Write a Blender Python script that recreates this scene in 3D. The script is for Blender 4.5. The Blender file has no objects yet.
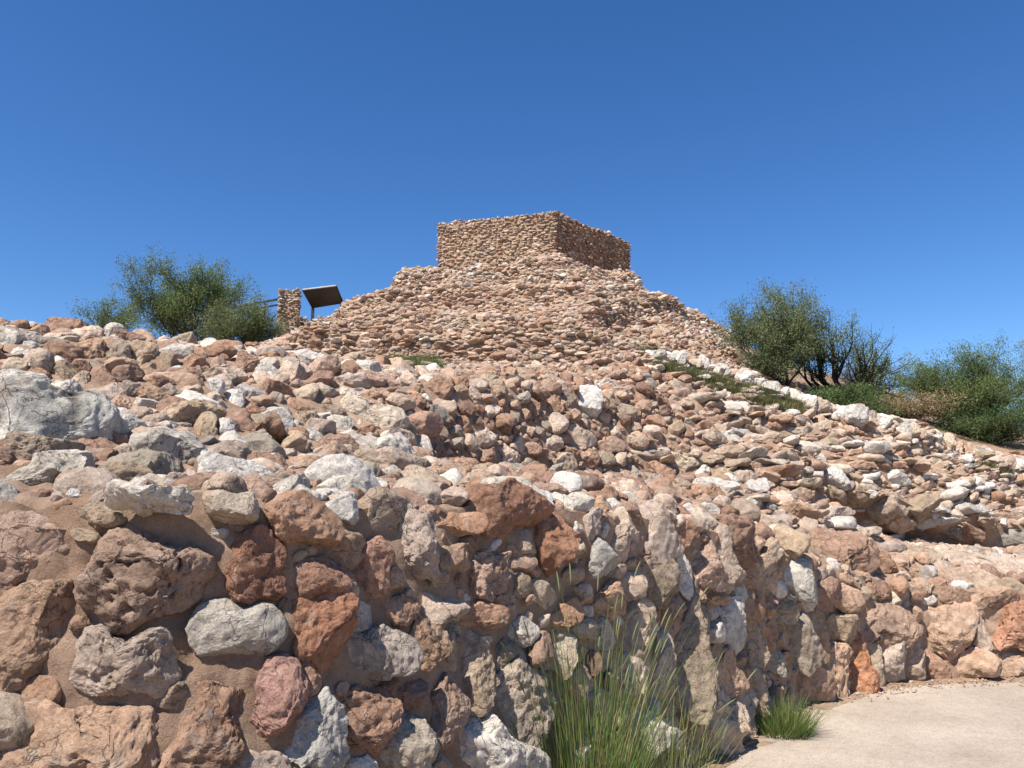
import bpy, bmesh, math, random
import numpy as np
from mathutils import Vector, Matrix
from mathutils.bvhtree import BVHTree

# ---------------------------------------------------------------- camera, light, exposure
S = bpy.context.scene
COL = S.collection
R = math.radians
W, H, F = 1024, 768, 760.0
PITCH = R(8.68)
CAMZ = 1.6
SUN_AZ = R(220)      # clockwise from +Y: behind the camera and to the left
SUN_EL = R(55)

cd = bpy.data.cameras.new('camera'); cam = bpy.data.objects.new('camera', cd); COL.objects.link(cam)
cd.sensor_fit = 'HORIZONTAL'; cd.sensor_width = 36.0; cd.lens = 36.0 * F / W
cd.clip_start = 0.05; cd.clip_end = 8000
cam.location = (0, 0, CAMZ); cam.rotation_euler = (R(90) + PITCH, 0, 0)
S.camera = cam

wd = bpy.data.worlds.new('World'); S.world = wd; wd.use_nodes = True
nt = wd.node_tree; bg = nt.nodes['Background']
sky = nt.nodes.new('ShaderNodeTexSky'); sky.sky_type = 'NISHITA'; sky.sun_disc = False
sky.sun_elevation = SUN_EL; sky.sun_rotation = SUN_AZ
sky.altitude = 1100; sky.air_density = 1.0; sky.dust_density = 0.25; sky.ozone_density = 4.0
hs = nt.nodes.new('ShaderNodeHueSaturation'); hs.inputs['Saturation'].default_value = 1.24; hs.inputs['Hue'].default_value = 0.506; hs.inputs['Value'].default_value = 1.10
nt.links.new(sky.outputs[0], hs.inputs['Color']); nt.links.new(hs.outputs[0], bg.inputs[0]); bg.inputs[1].default_value = 0.085

sl = bpy.data.lights.new('sun', 'SUN'); so = bpy.data.objects.new('sun', sl); COL.objects.link(so)
sl.energy = 5.0; sl.angle = R(0.5); sl.color = (1.0, 0.952, 0.865)
sdir = Vector((math.sin(SUN_AZ) * math.cos(SUN_EL), math.cos(SUN_AZ) * math.cos(SUN_EL), math.sin(SUN_EL)))
so.rotation_euler = sdir.to_track_quat('Z', 'Y').to_euler()

S.view_settings.view_transform = 'Standard'; S.view_settings.look = 'None'
S.view_settings.exposure = 0.80; S.view_settings.gamma = 1.0
S.cycles.max_bounces = 6; S.cycles.diffuse_bounces = 3

# ---------------------------------------------------------------- helpers
rng = np.random.default_rng(7)
random.seed(7)
cp, sp_ = math.cos(PITCH), math.sin(PITCH)
CAM = np.array([0, 0, CAMZ])

def ray(x, y):
    x = np.asarray(x, float); y = np.asarray(y, float)
    a = (x - 512) / F; b = (384 - y) / F
    return np.stack([a, cp - sp_ * b, sp_ + cp * b], -1)

def P(x, y, d):
    r = ray(x, y)
    return CAM + r * (np.asarray(d, float) / r[..., 1])[..., None]

def srgb(r, g, b, k=0.74):
    f = lambda c: ((c / 255 + .055) / 1.055) ** 2.4 if c > 10 else c / 255 / 12.92
    return (f(r) * k, f(g) * k, f(b) * k)

_perm = np.random.default_rng(3).permutation(4096)
_perm = np.concatenate([_perm, _perm]).astype(np.int64)
_grad = np.random.default_rng(4).normal(size=(4096, 3)).astype(np.float32)
_grad /= np.linalg.norm(_grad, axis=1, keepdims=True)
def noise(p):
    """gradient noise, p (...,3) -> (...) about -0.7..0.7"""
    shp = p.shape[:-1]; p = p.reshape(-1, 3).astype(np.float32)
    i = np.floor(p); f = p - i; i = i.astype(np.int64) & 4095
    u = f * f * f * (f * (f * 6 - 15) + 10)
    out = np.zeros(len(p), np.float32)
    for dx in (0, 1):
        wx = u[:, 0] if dx else 1 - u[:, 0]
        ix = _perm[(i[:, 0] + dx) & 4095]
        for dy in (0, 1):
            wy = u[:, 1] if dy else 1 - u[:, 1]
            iy = _perm[(ix + i[:, 1] + dy) & 4095]
            for dz in (0, 1):
                wz = u[:, 2] if dz else 1 - u[:, 2]
                g = _grad[_perm[(iy + i[:, 2] + dz) & 4095]]
                dot = g[:, 0] * (f[:, 0] - dx) + g[:, 1] * (f[:, 1] - dy) + g[:, 2] * (f[:, 2] - dz)
                out += wx * wy * wz * dot
    return (out * 1.3).reshape(shp)

def mesh_obj(name, V, Fc, mat, parent=None, loc=None, tint=None, smooth=True):
    """V (n,3) world coordinates, Fc (m,k) array or list of arrays; one mesh object"""
    V = np.asarray(V, np.float32)
    org = np.zeros(3) if loc is None else np.asarray(loc, float)
    me = bpy.data.meshes.new(name)
    me.vertices.add(len(V)); me.vertices.foreach_set('co', (V - org.astype(np.float32)).ravel())
    if isinstance(Fc, np.ndarray): Fc = [Fc]
    Fc = [f for f in Fc if len(f)]
    nl = sum(f.size for f in Fc); nf = sum(len(f) for f in Fc)
    me.loops.add(nl); me.loops.foreach_set('vertex_index', np.concatenate([f.ravel() for f in Fc]).astype(np.int32))
    me.polygons.add(nf)
    tot = np.concatenate([np.full(len(f), f.shape[1]) for f in Fc]).astype(np.int32)
    st = np.concatenate([[0], np.cumsum(tot)[:-1]]).astype(np.int32)
    me.polygons.foreach_set('loop_start', st)
    me.update(calc_edges=True)
    me.polygons.foreach_set('use_smooth', np.full(nf, smooth) if isinstance(smooth, (bool, np.bool_)) else smooth)
    if tint is not None:
        at = me.attributes.new('tint', 'FLOAT_COLOR', 'POINT')
        at.data.foreach_set('color', np.asarray(tint, np.float32).ravel())
    me.validate()
    if mat: me.materials.append(mat)
    o = bpy.data.objects.new(name, me); COL.objects.link(o)
    if parent is not None:
        o.parent = parent; o.location = Vector(org) - parent.location
    else: o.location = Vector(org)
    return o

def empty(name, loc):
    o = bpy.data.objects.new(name, None); COL.objects.link(o); o.location = Vector(loc)
    o.empty_display_size = 0.2
    return o
def tag(o, label=None, cat=None, group=None, kind=None):
    if label: o['label'] = label
    if cat: o['category'] = cat
    if group: o['group'] = group
    if kind or cat: o['kind'] = kind or 'thing'
    return o

# ---------------------------------------------------------------- materials
def new_mat(name, rough=0.92, spec=0.2):
    m = bpy.data.materials.new(name); m.use_nodes = True
    b = m.node_tree.nodes['Principled BSDF']; b.inputs['Roughness'].default_value = rough
    b.inputs['Specular IOR Level'].default_value = spec
    return m, m.node_tree.nodes, m.node_tree.links, b
def node(N, t, **kw):
    n = N.new(t)
    for k, v in kw.items():
        if k in n.inputs.keys() if isinstance(k, str) else False: n.inputs[k].default_value = v
        else: setattr(n, k, v)
    return n
def nz(N, L, vec, scale, detail=6, rough=0.6, dist=0.0):
    n = N.new('ShaderNodeTexNoise'); n.inputs['Scale'].default_value = scale
    n.inputs['Detail'].default_value = detail; n.inputs['Roughness'].default_value = rough
    n.inputs['Distortion'].default_value = dist
    L.new(vec, n.inputs['Vector']); return n.outputs[0]
def ramp(N, L, fac, stops):
    r = N.new('ShaderNodeValToRGB'); L.new(fac, r.inputs[0])
    e = r.color_ramp.elements
    while len(e) < len(stops): e.new(0.5)
    for k, (p, c) in enumerate(stops):
        e[k].position = p; e[k].color = (c, c, c, 1) if not isinstance(c, tuple) else (*c, 1)
    return r.outputs[0]
def mix(N, L, mode, fac, a, b):
    m = N.new('ShaderNodeMix'); m.data_type = 'RGBA'; m.blend_type = mode
    for s, v in ((m.inputs[0], fac), (m.inputs[6], a), (m.inputs[7], b)):
        if hasattr(v, 'links'): L.new(v, s)
        else: s.default_value = v if not isinstance(v, tuple) else (*v, 1)
    return m.outputs[2]
def bump(N, L, h, strength, dist, prev=None):
    b = N.new('ShaderNodeBump'); b.inputs['Strength'].default_value = strength
    b.inputs['Distance'].default_value = dist; L.new(h, b.inputs['Height'])
    if prev is not None: L.new(prev, b.inputs['Normal'])
    return b.outputs[0]

def rock_material():
    m, N, L, B = new_mat('weathered_stone')
    g = N.new('ShaderNodeNewGeometry'); pos = g.outputs['Position']
    at = N.new('ShaderNodeAttribute'); at.attribute_name = 'tint'; c = at.outputs['Color']
    n1 = nz(N, L, pos, 5.0, 6, .62, .3); n2 = nz(N, L, pos, 22, 8, .68); n3 = nz(N, L, pos, 110, 6, .7)
    c = mix(N, L, 'MULTIPLY', 1.0, c, ramp(N, L, n1, [(.30, .72), (.5, 1.0), (.72, 1.18)]))
    c = mix(N, L, 'MULTIPLY', 1.0, c, ramp(N, L, n2, [(.30, .70), (.52, 1.0), (.74, 1.18)]))
    c = mix(N, L, 'MULTIPLY', 1.0, c, ramp(N, L, n3, [(.32, .74), (.5, 1.0), (.7, 1.14)]))
    # lime crust and iron bloom
    n4 = nz(N, L, pos, 9.0, 8, .66, .6)
    c = mix(N, L, 'MIX', ramp(N, L, n4, [(.57, 0.0), (.68, .55)]), c, srgb(214, 200, 184, .72))
    n5 = nz(N, L, pos, 7.0, 5, .6, .9)
    c = mix(N, L, 'MULTIPLY', ramp(N, L, n5, [(.56, 0.0), (.70, .5)]), c, (.88, .74, .64))
    # hairline fractures
    dn = N.new('ShaderNodeTexNoise'); dn.inputs['Scale'].default_value = 6; dn.inputs['Detail'].default_value = 5; L.new(pos, dn.inputs['Vector'])
    dm = N.new('ShaderNodeVectorMath'); dm.operation = 'MULTIPLY_ADD'; L.new(dn.outputs['Color'], dm.inputs[0]); dm.inputs[1].default_value = (.28, .28, .28); L.new(pos, dm.inputs[2])
    ve = N.new('ShaderNodeTexVoronoi'); ve.feature = 'DISTANCE_TO_EDGE'; ve.inputs['Scale'].default_value = 8.5; L.new(dm.outputs[0], ve.inputs['Vector'])
    crk = ramp(N, L, ve.outputs['Distance'], [(.0, 0.0), (.028, 1.0)])
    crk = mix(N, L, 'MIX', ramp(N, L, nz(N, L, pos, 3.3, 3, .5), [(.46, 0.0), (.56, 1.0)]), (1, 1, 1), crk)
    c = mix(N, L, 'MULTIPLY', .45, c, crk)
    v = N.new('ShaderNodeTexVoronoi'); v.inputs['Scale'].default_value = 46; L.new(pos, v.inputs['Vector'])
    pits = ramp(N, L, v.outputs[0], [(.10, 0.0), (.30, 1.0)])
    gate = ramp(N, L, nz(N, L, pos, 6.0, 3, .5), [(.50, 0.0), (.60, 1.0)])
    pit = mix(N, L, 'MIX', gate, (1, 1, 1), pits)
    c = mix(N, L, 'MULTIPLY', .28, c, pit)
    L.new(c, B.inputs['Base Color'])
    b1 = bump(N, L, n2, .9, .030)
    b2 = bump(N, L, n3, .95, .008, b1)
    b3 = bump(N, L, crk, .7, .010, bump(N, L, pit, .4, .008, b2))
    L.new(b3, B.inputs['Normal'])
    return m

def mortar_material():
    m, N, L, B = new_mat('mud_mortar', .97, .1)
    g = N.new('ShaderNodeNewGeometry'); pos = g.outputs['Position']
    n1 = nz(N, L, pos, 2.2, 6, .6); n2 = nz(N, L, pos, 18, 8, .7); n3 = nz(N, L, pos, 160, 6, .75)
    c = mix(N, L, 'MIX', ramp(N, L, n1, [(.35, 0.), (.65, 1.)]), srgb(178, 146, 122, .72), srgb(196, 168, 146, .74))
    c = mix(N, L, 'MULTIPLY', 1.0, c, ramp(N, L, n2, [(.28, .72), (.5, 1.), (.75, 1.15)]))
    c = mix(N, L, 'MULTIPLY', 1.0, c, ramp(N, L, n3, [(.32, .72), (.5, 1.), (.72, 1.2)]))
    L.new(c, B.inputs['Base Color'])
    b1 = bump(N, L, n2, .9, .03); b2 = bump(N, L, n3, 1.0, .008, b1)
    L.new(b2, B.inputs['Normal']); return m

def soil_material():
    m, N, L, B = new_mat('dry_soil', .97, .1)
    g = N.new('ShaderNodeNewGeometry'); pos = g.outputs['Position']
    n1 = nz(N, L, pos, .6, 8, .6); n2 = nz(N, L, pos, 9, 8, .7); n3 = nz(N, L, pos, 90, 6, .75)
    c = mix(N, L, 'MIX', ramp(N, L, n1, [(.35, 0.), (.65, 1.)]), srgb(176, 144, 118, .62), srgb(192, 166, 142, .66))
    c = mix(N, L, 'MULTIPLY', 1.0, c, ramp(N, L, n2, [(.28, .70), (.5, 1.), (.75, 1.15)]))
    c = mix(N, L, 'MULTIPLY', 1.0, c, ramp(N, L, n3, [(.32, .72), (.5, 1.), (.72, 1.2)]))
    L.new(c, B.inputs['Base Color'])
    b1 = bump(N, L, n2, .6, .05); b2 = bump(N, L, n3, .7, .008, b1)
    L.new(b2, B.inputs['Normal']); return m

def path_material():
    m, N, L, B = new_mat('exposed_aggregate_concrete', .88, .25)
    g = N.new('ShaderNodeNewGeometry'); pos = g.outputs['Position']
    n1 = nz(N, L, pos, 1.1, 6, .6, .4); n2 = nz(N, L, pos, 14, 6, .65); n3 = nz(N, L, pos, 230, 4, .8)
    c = mix(N, L, 'MIX', ramp(N, L, n1, [(.32, 0.), (.68, 1.)]), srgb(184, 167, 150, .64), srgb(206, 190, 172, .70))
    c = mix(N, L, 'MULTIPLY', 1.0, c, ramp(N, L, n2, [(.3, .88), (.5, 1.), (.7, 1.06)]))
    v = N.new('ShaderNodeTexVoronoi'); v.inputs['Scale'].default_value = 130; L.new(pos, v.inputs['Vector'])
    sep = N.new('ShaderNodeSeparateColor'); L.new(v.outputs['Color'], sep.inputs[0])
    c = mix(N, L, 'MULTIPLY', 1.0, c, ramp(N, L, sep.outputs[0], [(0., .70), (.25, .95), (.8, 1.04), (1., 1.16)]))
    c = mix(N, L, 'MULTIPLY', 1.0, c, ramp(N, L, n3, [(.34, .80), (.5, 1.), (.7, 1.1)]))
    L.new(c, B.inputs['Base Color'])
    b1 = bump(N, L, n2, .25, .008); b2 = bump(N, L, n3, .5, .003, b1)
    L.new(b2, B.inputs['Normal']); return m

def tint_material(name, rough=.7, spec=.25, trans=0.0, var=.25):
    m, N, L, B = new_mat(name, rough, spec)
    at = N.new('ShaderNodeAttribute'); at.attribute_name = 'tint'
    g = N.new('ShaderNodeNewGeometry')
    c = mix(N, L, 'MULTIPLY', 1.0, at.outputs['Color'],
            ramp(N, L, nz(N, L, g.outputs['Position'], 3.0, 4, .6), [(.3, 1 - var), (.7, 1 + var)]))
    L.new(c, B.inputs['Base Color'])
    if trans:
        t = N.new('ShaderNodeBsdfTranslucent'); L.new(c, t.inputs[0])
        ms = N.new('ShaderNodeMixShader'); ms.inputs[0].default_value = trans
        L.new(B.outputs[0], ms.inputs[1]); L.new(t.outputs[0], ms.inputs[2])
        L.new(ms.outputs[0], N['Material Output'].inputs[0])
    return m
def plain_material(name, col, rough=.5, metal=0.0):
    m, N, L, B = new_mat(name, rough, .4)
    g = N.new('ShaderNodeNewGeometry')
    c = mix(N, L, 'MULTIPLY', 1.0, (*col,), ramp(N, L, nz(N, L, g.outputs['Position'], 12, 6, .65), [(.3, .8), (.7, 1.15)]))
    L.new(c, B.inputs['Base Color']); B.inputs['Metallic'].default_value = metal
    return m

M_ROCK = rock_material(); M_MORTAR = mortar_material(); M_SOIL = soil_material(); M_PATH = path_material()
M_LEAF = tint_material('leaves', .6, .3, .30, .22); M_BARK = tint_material('bark', .9, .1, 0, .3)
M_GRASS = tint_material('grass_blades', .5, .35, .30, .12)
M_STEEL = plain_material('dark_bronze_painted_steel', (.028, .022, .018), .45)
M_EDGE = plain_material('pale_metal_edge', (.45, .43, .40), .4)  # lighter metal for the upper bar of the sign frame

# ---------------------------------------------------------------- stone colours (display values of sunlit stone)
PAL = {'R': (177, 139, 116), 'r': (201, 168, 145), 'O': (196, 150, 121), 'T': (188, 167, 145), 'C': (214, 196, 174),
       'P': (216, 193, 175), 'W': (234, 226, 215), 'G': (178, 168, 154), 'D': (90, 89, 88), 'B': (156, 120, 100)}
def stone_col(code):
    c = np.array(PAL[code], float) * rng.uniform(.91, 1.06) + rng.uniform(-1.5, 6) * np.array([1, .2, -1])
    return np.array(srgb(*np.clip(c, 20, 250)))

# ---------------------------------------------------------------- stone builder
ICO = {}
def ico(n):
    if n not in ICO:
        bm = bmesh.new(); bmesh.ops.create_icosphere(bm, subdivisions=n, radius=1)
        V = np.array([v.co[:] for v in bm.verts]); V /= np.linalg.norm(V, axis=1, keepdims=True)
        Fc = np.array([[v.index for v in f.verts] for f in bm.faces]); bm.free()
        ICO[n] = (V, Fc)
    return ICO[n]

NR = 28
TH = np.arange(NR) * 2 * math.pi / NR
def build_batch(st, lev):
    """st: list of stone dicts of one detail level -> verts (N,V,3)"""
    D, Fc = ico(lev); N = len(st); out = []
    th = np.arctan2(D[:, 1], D[:, 0]) % (2 * math.pi); rho = np.hypot(D[:, 0], D[:, 1])
    k0 = np.floor(th / (2 * math.pi) * NR).astype(int) % NR; fr = th / (2 * math.pi) * NR - np.floor(th / (2 * math.pi) * NR)
    k1 = (k0 + 1) % NR
    ct, sn = np.cos(th), np.sin(th)
    CH = max(1, int(400000 / len(D)))
    for s0 in range(0, N, CH):
        ss = st[s0:s0 + CH]; n = len(ss)
        out_r = np.array([s['R'] for s in ss]); Hh = np.array([s['H'] for s in ss]); C = np.array([s['c'] for s in ss])
        ax = np.array([s['ax'] for s in ss])           # (n,3,3) rows t1,t2,nrm
        box = np.array([s.get('box', .60) for s in ss])[:, None]
        rr = rho[None, :] ** box; zz = np.sign(D[:, 2]) * np.abs(D[:, 2])[None, :] ** .8
        q = np.stack([rr * ct, rr * sn, np.broadcast_to(zz, rr.shape)], -1)
        npl = 10
        pn = rng.normal(size=(n, npl, 3)); pn[..., 2] = np.abs(pn[..., 2]) * rng.choice([1, 1, 1, -1], (n, npl)); pn /= np.linalg.norm(pn, axis=-1, keepdims=True)
        ph = rng.uniform(.38, .86, (n, npl)) + .14 * (1 - np.abs(pn[..., 2])); rgp = np.array([s.get('rough', 1.0) for s in ss])[:, None]; ph = ph + np.clip(1 - rgp, 0, 1) * .4
        for k in range(npl):
            ex = np.einsum('nvc,nc->nv', q, pn[:, k]) - ph[:, k, None]
            q = q - np.maximum(ex, 0)[..., None] * pn[:, k][:, None, :] * .92
        Rr = out_r[:, k0] * (1 - fr) + out_r[:, k1] * fr
        p = np.stack([q[..., 0] * Rr, q[..., 1] * Rr, q[..., 2] * Hh[:, None]], -1)
        sz = np.minimum(out_r.mean(1), Hh * 1.5)
        nd = D[None] * np.stack([1 / out_r.mean(1), 1 / out_r.mean(1), 1 / Hh], -1)[:, None, :]
        nd /= np.linalg.norm(nd, axis=-1, keepdims=True)
        off = rng.uniform(0, 900, (n, 1, 3)); u = p / sz[:, None, None]
        rg = np.array([s.get('rough', 1.0) for s in ss])[:, None]
        h = .10 * noise(u * .9 + off) + .12 * (.28 - np.abs(noise(u * 1.9 + off + 31)))
        if lev >= 4: h = h + .075 * noise(u * 4.3 + off) + .05 * (.25 - np.abs(noise(u * 7.0 + off + 7)))
        if lev >= 5: h = h + .038 * (.25 - np.abs(noise(u * 13 + off)))
        if lev >= 6: h = h + .022 * noise(u * 30 + off) + .02 * (.25 - np.abs(noise(u * 22 + off + 5)))
        h = h * rg
        pit = np.array([s.get('pits', 0.) for s in ss])
        if lev >= 5 and pit.max() > 0:
            K = 110
            pd = rng.normal(size=(n, K, 3)); pd[..., 2] = np.abs(pd[..., 2]) + .1; pd /= np.linalg.norm(pd, axis=-1, keepdims=True)
            pr = rng.uniform(.03, .12, (n, K)) * rng.uniform(.35, 1, (n, K)) * np.where(pit > 1.5, .72, 1.0)[:, None]; hp = 0
            wob = 1 + .5 * noise(D[None] * 6 + off)
            for k in range(K):
                ang = np.arccos(np.clip(np.einsum('vc,nc->nv', D, pd[:, k]), -1, 1)) * wob
                hp = np.maximum(hp, np.clip(1.25 - ang / pr[:, k, None], 0, 1) ** .7 * np.minimum(pr[:, k, None] * 1.7, .13))
            h = h - hp * pit[:, None]
        p = p + nd * (h * sz[:, None])[..., None]
        wv = np.einsum('nvc,ncd->nvd', p, ax) + C[:, None, :]
        out.append(wv)
    return np.concatenate(out), Fc

def level_for(s):
    d = max(1.2, s['c'][1]); px = s['size'] * F / d
    if px > 30: return 6
    if px > 13: return 5
    if px > 5.2: return 4
    return 3

# --- packing: seeds carry centre c, axes ax, half axes a,b ; outlines are cut against the neighbours
class Grid:
    def __init__(s, h): s.h = h; s.d = {}
    def key(s, p): return (int(p[0] // s.h), int(p[1] // s.h), int(p[2] // s.h))
    def add(s, i, p): s.d.setdefault(s.key(p), []).append(i)
    def near(s, p):
        k = s.key(p); o = []
        for i in (-1, 0, 1):
            for j in (-1, 0, 1):
                for l in (-1, 0, 1):
                    v = s.d.get((k[0] + i, k[1] + j, k[2] + l))
                    if v: o += v
        return o

def frame(n, tang=None, rot=0.0):
    n = n / np.linalg.norm(n)
    t1 = np.cross([0, 0, 1.0], n) if tang is None else tang - n * np.dot(tang, n)
    if np.linalg.norm(t1) < 1e-3: t1 = np.array([1.0, 0, 0])
    t1 = t1 / np.linalg.norm(t1); t2 = np.cross(n, t1)
    c, s = math.cos(rot), math.sin(rot)
    return np.array([t1 * c + t2 * s, -t1 * s + t2 * c, n])

def mdist(s, p):
    v = (p - s['c']) @ s['ax'].T
    return math.sqrt((v[0] / s['a']) ** 2 + (v[1] / s['b']) ** 2 + (v[2] / s['k']) ** 2) + 1e-6

def fill(stones, cand, gh, tight=.80):
    """cand: list of candidate stone dicts in order; accepted ones are appended"""
    G = Grid(gh)
    for i, s in enumerate(stones): G.add(i, s['c'])
    Cc = [s['c'] for s in stones]; IA = [s['im'] for s in stones]
    for s in cand:
        nb = G.near(s['c'])
        if nb:
            dv = np.array([Cc[i] for i in nb]) - s['c']
            im = np.array([IA[i] for i in nb])
            di = np.sqrt((np.einsum('nij,nj->ni', im, dv) ** 2).sum(1)); dj = np.sqrt(((dv @ s['im'].T) ** 2).sum(1))
            if np.min(1 / (1 / (di + 1e-6) + 1 / (dj + 1e-6))) < tight: continue
        stones.append(s); Cc.append(s['c']); IA.append(s['im']); G.add(len(stones) - 1, s['c'])

def mk(c, ax, a, b, code, **kw):
    s = dict(c=np.asarray(c, float), ax=ax, a=a, b=b, code=code); s['k'] = kw.get('k', 1.0 * max(a, b))
    s['im'] = ax / np.array([a, b, s['k']])[:, None]
    s['size'] = max(a, b); s['H'] = kw.get('H', .62 * min(a, b) + .12 * max(a, b)); s.update(kw)
    return s

def outlines(stones, gap=.012, grow=1.30, gh=.6):
    G = Grid(gh)
    for i, s in enumerate(stones): G.add(i, s['c'])
    for i, s in enumerate(stones):
        if 'R' in s: continue
        nb = [j for j in G.near(s['c']) if j != i]
        u = np.stack([np.cos(TH), np.sin(TH)], -1)
        re = 1 / np.sqrt((u[:, 0] / s['a']) ** 2 + (u[:, 1] / s['b']) ** 2)      # own ellipse
        wob = 1 + .09 * np.sin(2 * TH + rng.uniform(0, 6)) + .08 * np.sin(3 * TH + rng.uniform(0, 6)) + .05 * np.sin(5 * TH + rng.uniform(0, 6))
        dirs = u @ s['ax'][:2]
        pk = rng.integers(5, 8); pa = (np.arange(pk) + rng.uniform(-.3, .3, pk)) * 2 * math.pi / pk + rng.uniform(0, 6)
        cc_ = np.cos(TH[:, None] - pa[None]); po_ = np.where(cc_ > .2, rng.uniform(*((.90, 1.04) if s.get('traced') else (.76, .98)), pk)[None] / np.maximum(cc_, .2), 9).min(1)
        wob = wob * np.minimum(po_, 1.25)
        lim = np.full(NR, ((1.30 if s.get('reg') == 'front' else 1.15) if s.get('traced') else grow)) * wob
        if nb:
            nb = sorted(nb, key=lambda j: ((stones[j]['c'] - s['c']) ** 2).sum())[:14]
            rs = np.linspace(.35, 1.45, 14)
            pts = s['c'] + dirs[:, None, :] * (re[:, None] * rs)[..., None]
            for j in nb:
                v = (pts - stones[j]['c']) @ stones[j]['im'].T
                dj = np.sqrt((v ** 2).sum(-1))
                bad = dj < rs[None, :]
                first = np.where(bad.any(1), rs[np.argmax(bad, 1)], 9)
                lim = np.minimum(lim, first)
        Rr = np.maximum(re * lim - gap, re * .3)
        Rr = (Rr + .35 * (np.roll(Rr, 1) + np.roll(Rr, -1))) / 1.7
        s['R'] = Rr * (1.08 if s.get('reg') == 'front' else 1.0)

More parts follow.
